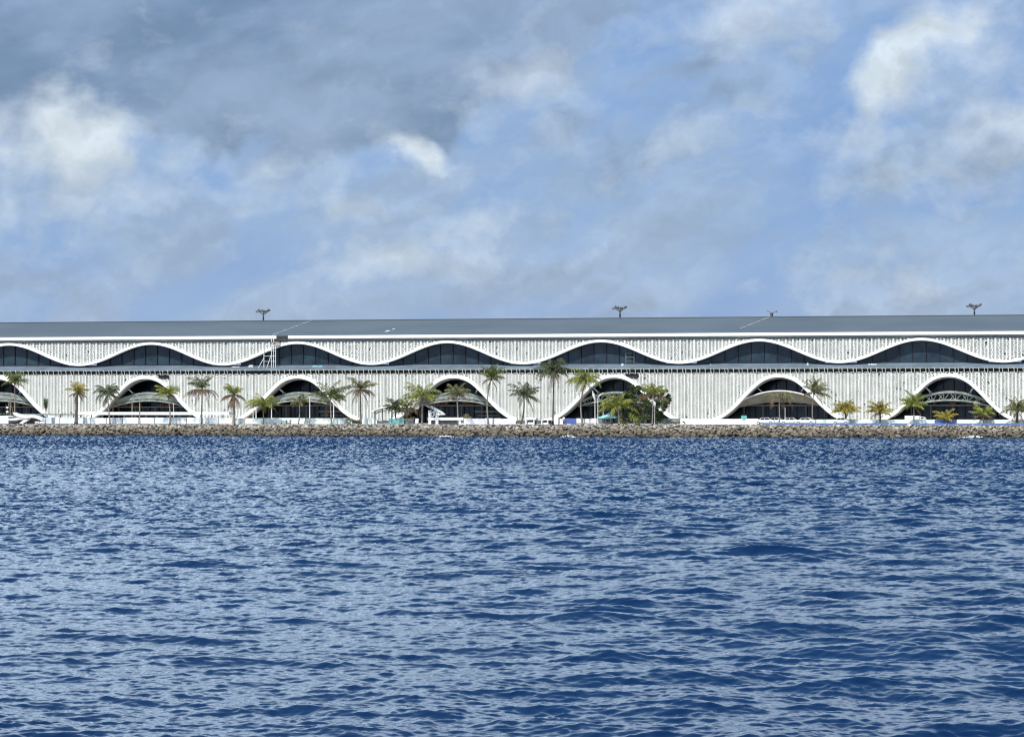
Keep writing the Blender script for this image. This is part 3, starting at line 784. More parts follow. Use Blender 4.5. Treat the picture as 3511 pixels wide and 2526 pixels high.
PA('thin sparse palm in front of the green draped truss', 1022, 1026, 1376, 40, leaf=L_olive, seed=8, up=.8, dead=.2, dense=.5, bend=.25, tr=.14)
PA('full green palm over the right limb of the arch with the green draped truss', 1136, 1133, 1360, 56, leaf=L_green, seed=9, up=1.1, dead=.2, skirt=2)
PA('tall dark palm with straight trunk left of the slanted white shelter', 1238, 1236, 1334, 50, leaf=L_olive, seed=10, up=1.05, dead=.5, trm=M_trunkd, skirt=3)
PA('low dark green palm growing through the slanted white shelter roof', 1357, 1356, 1402, 42, leaf=L_dark, seed=11, up=1.2, dead=.1, trm=M_trunkd)
PA('brown drooping palm between the slanted shelter and the white dish', 1396, 1396, 1395, 44, v=-33, leaf=L_olive, seed=12, up=.8, dead=.9, skirt=5, trm=M_trunkd)
PA('bright yellow green palm beside the white openwork gate', 1446, 1448, 1362, 58, v=-39.2, leaf=L_ygr, seed=13, up=1.15, dead=.2, skirt=2, droop=1.5)
PA('upright palm with broad fronds inside the arch right of the white gate', 1569, 1566, 1352, 46, leaf=L_olive, seed=14, up=1.0, dead=.1, dense=.75, bend=.1)
PA('tall leaning palm with upswept fronds crossing the arch right of the gate', 1674, 1684, 1296, 44, leaf=L_green, seed=15, up=1.5, dead=.15, bend=-.5, skirt=2)
PA('dark leaning palm on white screen above the small white kiosk', 1786, 1796, 1355, 50, leaf=L_dark, seed=16, up=1.15, dead=.3, bend=.35, trm=M_trunkd, skirt=2)
PA('tallest palm, dense dark crown reaching the upper storey', 1896, 1898, 1275, 54, leaf=L_dark, seed=17, up=1.2, dead=.15, dense=1.5, skirt=3, trm=M_trunkd, droop=1.9)
PA('curved palm with yellow hanging fronds left of the twin lamp posts', 1998, 2009, 1305, 56, leaf=L_ygr, seed=18, up=1.05, dead=.1, bend=-.75, skirt=4, droop=2.0, dense=1.1)
PA('broad yellow green palm right of the turquoise tent', 2123, 2119, 1392, 58, leaf=L_ygr, seed=19, up=1.15, dead=.1, tr=.24, skirt=2, dense=1.1)
PA('yellow topped palm standing in front of the dark round tree', 2236, 2240, 1350, 50, leaf=L_ygr, seed=20, up=1.0, dead=.6, tr=.13, v=-39.5)
PA('slender palm with a few long drooping fronds before the solid shell canopy', 2673, 2672, 1362, 54, leaf=L_olive, seed=21, up=.75, dead=.3, dense=.45, droop=2.0, tr=.13)
PA('upright olive palm over the right limb of the arch with the shell canopy', 2788, 2791, 1345, 46, leaf=L_olive, seed=22, up=1.5, dead=.2, tr=.13, bend=-.25, skirt=1)
PA('short round golden palm on white screen right of the parked cars', 2902, 2898, 1408, 40, leaf=L_yel, seed=23, up=1.1, dead=.1, dense=1.3, trm=M_trunkd, tr=.22)
PA('short orange yellow palm at the left foot of the last arch', 3019, 3017, 1412, 42, leaf=L_yel, seed=24, up=1.25, dead=.15, trm=M_trunkd, tr=.22)
PA('green palm in front of the long white truck', 3131, 3132, 1388, 44, leaf=L_ygr, seed=25, up=1.35, dead=.1, bend=.1, skirt=1)
PA('dwarf golden palm before the bright blue sheet', 3246, 3244, 1432, 36, leaf=L_yel, seed=26, up=1.0, dead=.1, dense=.7, trm=M_trunkd, droop=1.3)
PA('small lime green palm inside the right half of the last arch', 3372, 3372, 1420, 38, leaf=L_ygr, seed=27, up=1.1, dead=.3, trm=M_trunkd, skirt=2)
PA('grey green palm at the right edge of the picture by the last arch foot', 3487, 3488, 1404, 46, leaf=L_olive, seed=28, up=1.2, dead=.2, trm=M_trunkd, tr=.3, skirt=3)
# bundled young palm
ub, _ = P(157, 1450, -36); t = thing('young_palm', 'thin young palm with its fronds tied into a dark bundle', 'palm', ub, -36, GZ)
m = MB(); m.tube([(0, 0, -.1), (0, 0, 2.4), (.03, 0, 3.6)], [.07, .06, .06], 6); m.build('trunk', M_trunkd, t)
rn = random.Random(4); m = MB()
for i in range(16): frond(m, (.03, 0, 3.2), i * 2.4, 1.45, rn.uniform(1.4, 2.5), .25, rn, .08, 12)
m.build('crown', L_dark, t)

# ------------------------------------------------------------------ broadleaf tree and bushes
def leaf_blob(m, c, r, n, rnd, size=.22, sq=.8):
    for _ in range(n):
        d = Vector((rnd.gauss(0, 1), rnd.gauss(0, 1), rnd.gauss(0, 1))).normalized() * r * rnd.random() ** .45
        p = Vector(c) + Vector((d.x, d.y, d.z * sq)); nn = (d.normalized() + Vector((rnd.gauss(0, .6), rnd.gauss(0, .6), rnd.gauss(0, .6) + .3))).normalized()
        a = nn.cross(Vector((rnd.random(), rnd.random(), 1))).normalized(); b = nn.cross(a); s = size * rnd.uniform(.6, 1.3)
        m.add([p - a * s, p + b * s * .45, p + a * s, p - b * s * .45], [(0, 1, 2, 3)])
uc, _ = P(2205, 1450, -33); t = thing('broadleaf_tree', 'large dark green round tree in front of the fourth whole arch', 'tree', uc, -33, GZ)
rn = random.Random(9); m = MB(); cl_ = MB()
m.tube([(-.9, 0, -.2), (-.7, 0, 1.2), (-.2, 0, 2.6), (0, 0, 4.0)], [.28, .22, .2, .14], 8)
for _ in range(11):
    e = Vector((rn.uniform(-4, 4), rn.uniform(-1.6, 1.6), rn.uniform(3.0, 6.8))); m.tube([(-.5, 0, 1.3 + rn.random()), e * .5 + Vector((0, 0, 1.4)), e], [.13, .09, .04], 6)
m.build('trunk', M_trunkd, t, smooth=True)
cc = []
for x, y, r in ((2165, 1345, 1.7), (2195, 1350, 1.9), (2155, 1375, 1.8), (2200, 1385, 2.1), (2235, 1372, 1.9), (2265, 1372, 1.7), (2280, 1350, 1.0), (2290, 1378, .9), (2150, 1405, 1.5), (2190, 1415, 1.8), (2232, 1410, 1.9),
                (2268, 1402, 1.4), (2178, 1332, 1.1), (2135, 1385, 1.2), (2258, 1425, 1.2), (2208, 1430, 1.2), (2150, 1355, 1.2), (2225, 1345, 1.3), (2292, 1362, .7)):
    a, z = P(x, y, -33); cc.append((a - uc, z - GZ, r))
for a, z, r in cc:
    for _ in range(7):
        d = Vector((rn.gauss(0, 1), rn.gauss(0, 1), rn.gauss(0, 1))).normalized() * r * .75
        leaf_blob(cl_, (a + d.x, rn.uniform(-.8, .8) + d.y, z + d.z), r * rn.uniform(.35, .6), 80, rn, .19)
cl_.build('crown', L_tree, t)
def bush(x, y, wpx, hpx, label, mt, v=-35.5, seed=1, n=12):
    uu = P(x, y, v)[0]; rn = random.Random(seed); m = MB(); w_, h_ = wpx * .0613, hpx * .0613
    for _ in range(n): leaf_blob(m, (rn.uniform(-.5, .5) * w_, rn.uniform(-.4, .4), rn.random() ** 1.2 * h_ * .8 + .1), min(w_, h_) * rn.uniform(.18, .38), 60, rn, .14)
    t = thing('bush', label, 'bush', uu, v, GZ); m.build('foliage', mt, t)
    m = MB()
    for _ in range(5): a = rn.uniform(-.3, .3) * w_; m.tube([(a * .4, 0, -.1), (a, 0, h_ * .6)], .025, 4)
    m.build('stem', M_trunkd, t)
bush(1212, 1450, 62, 26, 'grey green scrub at the right foot of the third arch', L_bush, seed=1)
bush(2150, 1450, 70, 38, 'leafy green bush under the palm right of the turquoise tent', L_ygr, seed=2, n=18)
bush(2248, 1452, 34, 26, 'green bush at the base of the pole like palm', L_tree, seed=3, v=-35)
bush(2300, 1455, 100, 9, 'low dry grass tuft strip before the pale green wall', L_bush, seed=4, v=-39.8, n=20)
bush(1545, 1452, 40, 24, 'dull green bush behind the right end of the white gate', L_bush, seed=5, v=-28)
bush(1598, 1447, 34, 42, 'broad leaved olive bush inside the arch right of the white gate', L_olive, seed=6, v=-20, n=14)
bush(1420, 1446, 36, 22, 'grey green bush behind the white notice board', L_bush, seed=7, v=-27)

# ------------------------------------------------------------------ hoardings, walls and barriers
def wall(name, label, cat, x0, x1, y0, y1, mt, v=-33.0, post=2.0, th=.14, postm=None, cap=None, wob=0.0, seed=0):
    a, b = P(x0, y0, v)[0], P(x1, y0, v)[0]; zt = P((x0 + x1) / 2, y0, v)[1] - GZ; zb = max(P((x0 + x1) / 2, y1, v)[1] - GZ, 0.0)
    t = thing(name, label, cat, (a + b) / 2, v, GZ); h = (b - a) / 2; rn = random.Random(seed + int(x0))
    n = max(1, int(round(2 * h / post))); m = MB()
    for i in range(n):
        p0, p1 = -h + 2 * h * i / n, -h + 2 * h * (i + 1) / n; dz = rn.uniform(-wob, wob); ry = rn.uniform(-.03, .03)
        m.box(p0 + .015, p1 - .015, -th / 2 + ry, th / 2 + ry, zb, zt + dz)
        # vertical ribs
        k = p0 + .2
        while k < p1 - .1: m.box(k, k + .05, -th / 2 + ry - .03, -th / 2 + ry + .01, zb + .03, zt + dz - .03); k += .3
    m.build('panel', mt, t)
    m = MB()
    for i in range(n + 1):
        p0 = -h + 2 * h * i / n; m.box(p0 - .05, p0 + .05, -th / 2 - .10, -th / 2 - .035, 0, zt + .05)
    m.build('post', postm or mt, t)
    if cap: m = MB(); m.box(-h, h, -th / 2 - .12, th / 2 + .08, zt + .052, zt + .16); m.build('top_rail', cap, t)
    return t
wall('hoarding', 'long white hoarding with grey posts under the white walkway', 'hoarding', 150, 806, 1431.5, 1452, M_hoard, post=3.6, postm=M_post, wob=.05)
wall('hoarding', 'pale hoarding along the foot of the arch with the green draped truss', 'hoarding', 808, 1207, 1433, 1453, M_pale, post=5.2, postm=M_pale, wob=.03)
wall('hoarding', 'short white hoarding left of the slanted shelter', 'hoarding', 1240, 1292, 1434, 1453, M_pale, post=1.6)
wall('hoarding', 'white and lavender patched hoarding right of the white gate', 'hoarding', 1588, 1768, 1434, 1454, M_lav, post=1.7, wob=.06)
wall('wall_panel', 'white panel wall between the small kiosk and the blue sheet', 'panel wall', 1897, 1930, 1435, 1455, M_white, post=1.2)
wall('hoarding', 'white sheeted hoarding left of the turquoise tent', 'hoarding', 1976, 2070, 1434.5, 1450, M_white, v=-34, post=1.6, wob=.05, postm=M_post)
wall('wall_panel', 'white wall seen between the stems under the dark tree', 'wall', 2172, 2216, 1432, 1452, M_white, v=-31, post=2.8)
wall('wall_panel', 'pale green weathered wall right of the dark tree', 'wall', 2247, 2334, 1434, 1452, M_truss, v=-32, post=2.6)
wall('hoarding', 'low bright white wall from the screen to the turquoise sign', 'wall', 2334, 2600, 1436, 1454, M_white, v=-34, post=3.5, wob=.08)
wall('hoarding', 'long pale turquoise wall running to the right edge', 'wall', 2790, 3590, 1438, 1454, M_pale, v=-34, post=4.5)
wall('blue_barrier', 'long low blue barrier on the sea wall top at the right', 'barrier', 2618, 3590, 1450.5, 1458, M_blue2, v=-38, post=3.0)
wall('blue_sheeting', 'vivid blue sheet hung on a frame right of the white panel wall', 'sheeting', 1938, 1976, 1434, 1456, M_blue, v=-36, post=.8, wob=.03, th=.2)
wall('blue_sheeting', 'bright blue sheet on the pale wall behind the dwarf golden palm', 'sheeting', 3206, 3280, 1438, 1456, M_blue, v=-35, post=1.3, wob=.05, th=.2)
# white walkway deck and its thinner start
def deck(name, label, x0, x1, y0, y1, mt, v0=-20., v1=-16., posts=None):
    a, b = P(x0, y0, v0)[0], P(x1, y0, v0)[0]; zt = P((x0 + x1) / 2, y0, v0)[1] - GZ; zb = P((x0 + x1) / 2, y1, v0)[1] - GZ
    t = thing(name, label, 'walkway', (a + b) / 2, v0, GZ); h = (b - a) / 2
    m = MB(); m.box(-h, h, 0, v1 - v0, zb, zt); m.build('deck', mt, t)
    m = MB(); k = -h + .6
    while k < h: m.box(k - .1, k + .1, .3, .5, 0, zb - .003); k += posts or 2.6
    m.build('post', M_post, t)
    return t
deck('walkway', 'raised white walkway slab on dark posts before the second arch', 266, 785, 1412, 1422, M_white)
deck('walkway', 'thin grey raised platform joining the left end of the white walkway', 60, 262, 1418, 1423, M_truss, posts=3.2)

# left: branching white canopy, tripod, planters
ub, _ = P(80, 1450, -37); t = thing('sculpted_canopy', 'white branching leaf shaped canopy on the rocks at the far left', 'canopy', ub, -37, GZ)
def pxl(x, y): a, z = P(x, y, -37); return (a - ub, z - GZ)
def limb(m, pts, hws, v0, v1):
    pts = [pxl(*p_) for p_ in pts]; n_ = len(pts)
    # smooth resample
    out = []
    for i in range(n_ - 1):
        p0, p1, p2, p3 = pts[max(i - 1, 0)], pts[i], pts[i + 1], pts[min(i + 2, n_ - 1)]
        for k in range(6):
            tt = k / 6; out.append(tuple(.5 * ((2 * p1[d]) + (-p0[d] + p2[d]) * tt + (2 * p0[d] - 5 * p1[d] + 4 * p2[d] - p3[d]) * tt ** 2 + (-p0[d] + 3 * p1[d] - 3 * p2[d] + p3[d]) * tt ** 3) for d in (0, 1)))
    out.append(pts[-1])
    f = lambda s_: np.interp(s_, np.linspace(0, 1, len(hws)), hws)
    m.sweep(out, f, v0, v1)
m = MB()
limb(m, [(50, 1415), (66, 1424), (92, 1428), (118, 1427), (138, 1433), (150, 1442)], [.12, .3, .34, .3, .28, .08], -.9, .9)
limb(m, [(16, 1437), (45, 1437), (75, 1434), (100, 1429)], [.08, .2, .26, .3], -.7, .7)
limb(m, [(102, 1427), (92, 1439), (82, 1446), (72, 1453)], [.3, .36, .26, .2], -.6, .6)
o = m.build('canopy_shell', M_white, t); recalc(o)
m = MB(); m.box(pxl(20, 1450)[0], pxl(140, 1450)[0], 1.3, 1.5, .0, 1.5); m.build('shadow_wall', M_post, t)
t = thing('tripod', 'weathered wooden tripod post at the far left beside the grey palm', 'tripod', P(35, 1411, -24)[0], -24, GZ)
m = MB(); z0 = P(35, 1357, -24)[1] - GZ; m.tube([(0, 0, 0), (0, 0, z0)], [.13, .11], 7); m.tube([(-.05, 0, z0 - .5), (-1.1, .2, 1.5), (-2.0, .3, 0)], .07, 6); m.tube([(0, 0, z0 - .6), (.5, 1.4, 0)], .07, 6); m.build('pole', M_wood, t)
t = thing('planter', 'pale turquoise planter box behind the white canopy at the far left', 'planter', P(18, 1440, -33)[0], -33, GZ)
m = MB(); m.prism([(-2.0, 0), (1.6, 0), (2.1, 1.7), (-2.5, 1.7)], -.6, .6); m.build('box', M_pale, t)
rn = random.Random(2); m = MB()
for _ in range(6): leaf_blob(m, (rn.uniform(-2, 1.8), 0, 1.85 + rn.random() * .3), .3, 40, rn, .12)
m.build('foliage', L_bush, t)
for k, (x, y) in enumerate(((25, 1397), (25, 1412))):
    t = thing('globe_lamp', ('round white globe lamp beside the tripod, upper of two', 'round white globe lamp over the turquoise planter, lower of two')[k], 'lamp', P(x, y, -26)[0], -26, GZ)
    z_ = P(x, y, -26)[1] - GZ; m = MB(); bmx = bmesh.new(); bmesh.ops.create_icosphere(bmx, subdivisions=2, radius=.34)
    m.add([(p.co.x, p.co.y, z_ + p.co.z * .7) for p in bmx.verts], [tuple(q2.index for q2 in f.verts) for f in bmx.faces]); bmx.free(); m.build('globe', M_white, t, smooth=True)
    m = MB(); m.tube([(0, 0, 0), (0, 0, z_ - .2)], .05, 6); m.build('pole', M_post, t)
def block(name, label, cat, x0, x1, y0, y1, mt, v=-39, d=.8):
    a, b = P(x0, y0, v)[0], P(x1, y0, v)[0]; zt = P(x0, y0, v)[1] - GZ; t = thing(name, label, cat, (a + b) / 2, v, GZ); h = (b - a) / 2
    bm = bmesh.new(); bmesh.ops.create_cube(bm, size=1); 
    for p in bm.verts: p.co = Vector((p.co.x * 2 * h, p.co.y * d, (p.co.z + .5) * zt))
    bmesh.ops.bevel(bm, geom=bm.edges[:], offset=min(zt, 2 * h) * .22, segments=3, affect='EDGES')
    me = bpy.data.meshes.new('sack'); bm.to_mesh(me); bm.free(); me.materials.append(mt)
    o = bpy.data.objects.new('body', me); SC.collection.objects.link(o); o.parent = t
    m = MB(); m.tube([(-h * .7, -d / 2 - .01, zt * .55), (0, -d / 2 - .03, zt * .5), (h * .7, -d / 2 - .01, zt * .55)], .02, 4); m.build('strap', M_post, t)
block('bulk_bag', 'white bulk bag right of the branching canopy, left one of the pair', 'bulk bag', 121, 137, 1444.5, 1452, M_white)
block('bulk_bag', 'white bulk bag left of the tied young palm, right one of the pair', 'bulk bag', 139, 155, 1444.5, 1452, M_white)
block('bulk_bag', 'low white bag right behind the tied young palm', 'bulk bag', 168, 190, 1425, 1432, M_white, v=-22)

# lamp posts
def post(name, label, x, y0, y1, v, mt, r=.10, head=None):
    uu, zt = P(x, y0, v); t = thing(name, label, 'lamp post' if head else 'column', uu, v, GZ); h = zt - GZ
    m = MB(); m.tube([(0, 0, 0), (0, 0, .5), (0, 0, h)], [r * 1.4, r, r * .8], 8); m.build('pole', mt, t)
    if head == 'wing':
        m = MB(); m.tube([(0, 0, h - .1), (-.25, 0, h + .9), (-.55, 0, h + 1.9)], [.14, .34, .05], 6); m.build('lamp_head', M_white, t)
    elif head == 'arm':
        m = MB(); m.tube([(0, 0, h - .05), (.15, 0, h + .25), (.7, 0, h + .6), (1.25, 0, h + .95)], [.07, .13, .2, .08], 6); m.build('lamp_head', M_steelw, t)
    elif head == 'globe':
        m = MB(); m.tube([(0, 0, h - .1), (0, 0, h + .2), (0, 0, h + .6), (0, 0, h + .8)], [.1, .24, .22, .05], 8); m.build('lamp_head', M_white, t)
    elif head == 'cap':
        m = MB(); m.tube([(0, 0, h - .02), (0, 0, h + .12)], [r * 1.5, r * 1.2], 8); m.build('cap', mt, t)
post('lamp_post', 'white lamp post with a wing shaped head, left of the twin pair', 2040, 1370, 1432, -22, M_steelw, .10, 'wing')
post('lamp_post', 'grey lamp post with a curved arm, right of the twin pair', 2050, 1362, 1432, -22, M_steelw, .10, 'arm')
post('lamp_post', 'short lamp post with a white globe left above the turquoise tent', 2068, 1391, 1422, -22, M_steelw, .09, 'globe')
post('lamp_post', 'small lamp post with white pointed globe in front of the dark tree', 2245, 1390, 1450, -39.7, M_steelw, .05, 'globe')
post('column', 'slim white post under the arch above the white walkway, left of two', 453, 1379, 1430, -14, M_wood, .13, 'cap')
post('column', 'slim wooden post crossing the white walkway, right of two', 479, 1376, 1450, -38, M_wood, .15, 'cap')
post('column', 'thin pale post at the right end of the arch above the walkway', 595, 1383, 1415, -14, M_steelw, .07, 'cap')
post('column', 'white post at the left foot of the third arch, left of a close pair', 868, 1392, 1432, -20, M_steelw, .11, 'cap')
post('column', 'white post at the left foot of the third arch, right of a close pair', 878, 1392, 1432, -20, M_steelw, .14, 'cap')
post('column', 'white post behind the low yellow green palm', 931, 1382, 1432, -20, M_steelw, .13, 'cap')
post('column', 'white post under the right end of the green draped truss', 1062, 1362, 1432, -20, M_steelw, .12, 'cap')
post('column', 'white post beside the full green palm trunk', 1144, 1385, 1432, -20, M_steelw, .13, 'cap')
post('column', 'thin slanting pole inside the arch with the shell canopy', 2692, 1400, 1440, -20, M_steelw, .06, 'cap')

# slanted shelter
v = -35; uu = P(1320, 1452, v)[0]; t = thing('shelter', 'open shelter with a slanted white roof on dark posts', 'shelter', uu, v, GZ)
def q2_(x, y): a, z = P(x, y, v); return a - uu, z - GZ
a = q2_(1279, 1409); b = q2_(1330, 1394); c = q2_(1362, 1386)
m = MB(); m.sweep([a, q2_(1300, 1402), b, c], .12, -1.2, 2.2); o = m.build('roof', M_white, t); recalc(o)
m = MB()
for x, y in ((1287, 1407), (1313, 1400), (1345, 1392)):
    p_, z_ = q2_(x, y); m.box(p_ - .12, p_ + .12, -.4, -.2, 0, z_ - .1)
m.build('post', M_post, t)
m = MB(); p0, p1 = q2_(1284, 1416), q2_(1350, 1403); m.tube([(p0[0], -.3, p0[1]), (p1[0], -.3, p1[1])], .09, 6); m.tube([(p0[0], -.3, p0[1] - .6), (q2_(1313, 1402)[0], -.3, q2_(1313, 1402)[1])], .06, 6); m.build('beam', M_post, t)
wall('tarpaulin_screen', 'crumpled turquoise tarpaulin screen under the slanted shelter', 'tarpaulin', 1334, 1384, 1434, 1453, M_teal2, v=-36.5, post=.7, wob=.12)
wall('net_screen', 'grey green net screen between the tarpaulin and the notice board', 'net screen', 1386, 1418, 1435, 1453, M_truss, v=-35, post=.9, wob=.06)
t = thing('dish', 'white oval dish on a pole beside the yellow green palm', 'dish', P(1430, 1395, -32)[0], -32, GZ); zz = P(1430, 1395, -32)[1] - GZ
m = MB(); m.tube([(0, .15, zz), (0, .05, zz), (0, -.12, zz), (0, -.13, zz)], [.1, .5, .55, .05], 14); o = m.build('dish_bowl', M_white, t); m = MB(); m.tube([(0, .16, 0), (0, .16, zz)], .05, 6); m.build('pole', M_post, t)
t = thing('notice_board', 'small leaning white notice board left of the white gate', 'notice board', P(1429, 1440, -37)[0], -37, GZ)
m = MB(); m.prism([(-.42, .25), (.32, .2), (.45, 1.15), (-.28, 1.22)], -.04, .04); m.build('panel', M_white, t); m = MB(); m.tube([(-.3, .05, 0), (-.2, .05, 1.1)], .03, 5); m.tube([(.3, .05, 0), (.35, .05, 1.1)], .03, 5); m.build('leg', M_post, t)

# white openwork gate
v = -37.5; uu = P(1500, 1452, v)[0]; t = thing('gate_structure', 'white openwork entrance with curved canopy, two columns and a long beam', 'entrance structure', uu, v, GZ)
def g_(x, y): a, z = P(x, y, v); return a - uu, z - GZ
m = MB()
for x in (1474, 1499):
    a = g_(x, 1454)[0]; m.box(a - .28, a + .28, -.25, .25, 0, g_(x, 1406)[1])
m.build('column', M_white, t)
m = MB(); a = g_(1468, 1440); b = g_(1590, 1431); m.box(a[0], b[0], -.32, .32, a[1], b[1]); m.build('beam', M_white, t)
m = MB(); a = g_(1577, 1454); m.box(a[0] - .2, a[0] + .2, -.2, .2, 0, g_(1577, 1441)[1]); m.box(a[0] - .2, a[0] + 1.4, -.3, .3, 0, .22); m.build('end_column', M_white, t)
def glimb(m, pts, hws, v0, v1):
    global pxl
    old = pxl; pxl = g_; limb(m, pts, hws, v0, v1); pxl = old
m = MB()
glimb(m, [(1462, 1390), (1478, 1396), (1496, 1404), (1512, 1412), (1525, 1421)], [.08, .26, .2, .14, .08], -.5, .5)
glimb(m, [(1474, 1426), (1478, 1418), (1488, 1411), (1494, 1406)], [.2, .14, .14, .12], -.4, .4)
glimb(m, [(1499, 1427), (1505, 1421), (1515, 1420), (1525, 1421)], [.16, .14, .12, .12], -.4, .4)
glimb(m, [(1476, 1424), (1486, 1427), (1490, 1415)], [.1, .07, .1], -.3, .3)
glimb(m, [(1508, 1408), (1504, 1415), (1509, 1420)], [.1, .07, .1], -.3, .3)
o = m.build('canopy', M_white, t); recalc(o)
m = MB(); a = g_(1478, 1454)[0]; b = g_(1566, 1441); m.box(a, b[0], .4, .5, 0, b[1] - .05); m.build('back_panel', M_post, t)
m = MB(); rn = random.Random(6)
for i in range(34):
    a_ = lerp(a + .2, b[0] - .2, i / 33); m.box(a_, a_ + .06, .3, .38, .15, b[1] - .15 - rn.random() * .3)
for z in (.35, .75): m.box(a, b[0], .31, .37, z, z + .05)
m.build('grille', M_truss, t)

# white kiosk
def kiosk(label, x0, x1, yt, yb, cols, v=-37):
    uu = P((x0 + x1) / 2, 1452, v)[0]; t = thing('kiosk', label, 'kiosk', uu, v, GZ)
    a = P(x0, yt, v)[0] - uu; b = P(x1, yt, v)[0] - uu; zt = P(x0, yt, v)[1] - GZ; zb = P(x0, yb, v)[1] - GZ
    m = MB(); m.prism([(a, zb), (b, zb), (b - .1, zt - .05), (lerp(a, b, .5), zt + .06), (a + .1, zt - .12)], -.9, .9); m.build('roof', M_white, t)
    m = MB()
    for x in cols: p_ = P(x, 1450, v)[0] - uu; m.box(p_ - .11, p_ + .11, -.8, -.6, 0, zb - .003)
    m.build('post', M_white, t)
    m = MB(); m.box(a + .3, b - .3, .5, .6, 0, zb - .003); m.build('back_panel', M_post, t)
    m = MB(); m.box(a + .6, b - .6, -.5, .1, 0, zb * .45); m.build('counter', M_lav, t)
kiosk('small white roofed kiosk under the dark leaning palm', 1803, 1842, 1431, 1439, (1807, 1834))
kiosk('narrow white roofed stand left of the white panel wall', 1856, 1893, 1436, 1440.5, (1861, 1881))
# person by the blue sheet
def person(label, u, v, z, rot=0.0, shirt=M_white):
    t = thing('person', label, 'person', u, v, z, rot)
    J = [(0, 0, .95), (0, 0, 1.2), (0, 0, 1.42), (0, -.01, 1.52), (0, -.02, 1.66), (0, -.02, 1.74),
         (-.19, 0, 1.40), (-.26, .02, 1.15), (-.24, -.08, .93), (-.24, -.1, .84), (.19, 0, 1.40), (.27, .02, 1.15), (.22, -.1, .96), (.2, -.13, .88),
         (-.10, 0, .9), (-.11, -.02, .5), (-.12, .02, .09), (-.12, -.14, .04), (.10, 0, .9), (.12, .03, .5), (.13, .04, .09), (.14, -.12, .04)]
    E_ = [(0, 1), (1, 2), (2, 3), (3, 4), (4, 5), (2, 6), (6, 7), (7, 8), (8, 9), (2, 10), (10, 11), (11, 12), (12, 13), (0, 14), (14, 15), (15, 16), (16, 17), (0, 18), (18, 19), (19, 20), (20, 21)]
    rr = [.15, .14, .15, .06, .105, .09, .07, .05, .035, .04, .07, .05, .035, .04, .1, .07, .05, .04, .1, .07, .05, .04]
    me = bpy.data.meshes.new('body'); me.from_pydata(J, E_, []); me.materials.append(mat('skin', (.36, .2, .13), .6)); me.materials.append(shirt)
    o = bpy.data.objects.new('body', me); SC.collection.objects.link(o); o.parent = t
    sk = o.modifiers.new('s', 'SKIN'); sv = me.skin_vertices[0].data
    for i, r_ in enumerate(rr): sv[i].radius = (r_, r_ * .8)
    sv[0].use_root = True; ss = o.modifiers.new('b', 'SUBSURF'); ss.levels = ss.render_levels = 1
    m = MB(); m.tube([(0, 0, .88), (0, 0, 1.1), (0, 0, 1.36), (0, 0, 1.46)], [.19, .18, .215, .09], 12)
    for s in (-1, 1): m.tube([(s * .16, 0, 1.40), (s * .235, .01, 1.25)], [.095, .075], 8)
    m.build('shirt', shirt, t, smooth=True)
    m = MB(); m.tube([(0, 0, .97), (0, 0, .86)], [.185, .19], 12)
    for s in (-1, 1): m.tube([(s * .1, 0, .9), (s * .115, 0, .5), (s * .125, .03, .1)], [.125, .095, .07], 8)
    m.build('trousers', M_post, t, smooth=True)
    m = MB(); m.tube([(0, .02, 1.62), (0, .01, 1.72), (0, 0, 1.80)], [.115, .115, .05], 10); m.build('hair', M_tyre, t, smooth=True)
person('person in a pale shirt standing between the white panel wall and the blue sheet', P(1933, 1450, -38)[0], -38, GZ)

# turquoise tent with cabin
v = -34; uu = P(2086, 1450, v)[0]; t = thing('tent', 'turquoise pointed tent roof over a small grey cabin', 'tent', uu, v, GZ)
def tt_(x, y): a, z = P(x, y, v); return a - uu, z - GZ
ap = tt_(2092, 1412); l = tt_(2050, 1431); r = tt_(2120, 1431)
m = MB(); hb = 1.9; n_ = 24; vs = [(ap[0], 0, ap[1])]
for ring, (k, zf) in enumerate(((.35, .55), (.7, .2), (1.0, 0.0), (1.0, -.12))):
    for j in range(n_):
        g2 = 2 * math.pi * j / n_; sq = 1 / max(abs(math.cos(g2)), abs(math.sin(g2))); sq = lerp(1, sq, .7)
        cx = lerp(ap[0], (l[0] + r[0]) / 2, k); hx_ = (r[0] - l[0]) / 2 * k
        vs.append((cx + math.cos(g2) * sq * hx_, math.sin(g2) * sq * hb * k, l[1] + (ap[1] - l[1]) * zf * (1 if k < 1 else 1) + (0 if zf >= 0 else -.0)))
fs = [(0, 1 + j, 1 + (j + 1) % n_) for j in range(n_)]
for a_ in range(3):
    for j in range(n_): fs.append((1 + a_ * n_ + j, 1 + a_ * n_ + n_ + j, 1 + a_ * n_ + n_ + (j + 1) % n_, 1 + a_ * n_ + (j + 1) % n_))
m.add(vs, fs); o = m.build('tent_roof', M_teal, t); recalc(o)
m = MB(); c0_, c1_ = tt_(2076, 1452)[0], tt_(2099, 1452)[0]; m.box(c0_, c1_, -.8, .8, 0, tt_(2080, 1434.5)[1]); cb = m.build('cabin', M_shell, t)
m = MB(); m.box(c0_ + .3, c1_ - .3, -.83, -.802, .5, 1.0); m.build('cabin_window', M_cwin, cb)
m = MB()
for x in (2054, 2116, 2070, 2103): a_ = tt_(x, 1450)[0]; m.tube([(a_, -.9, 0), (a_, -.9, l[1])], .05, 6)
m.build('pole', M_post, t)

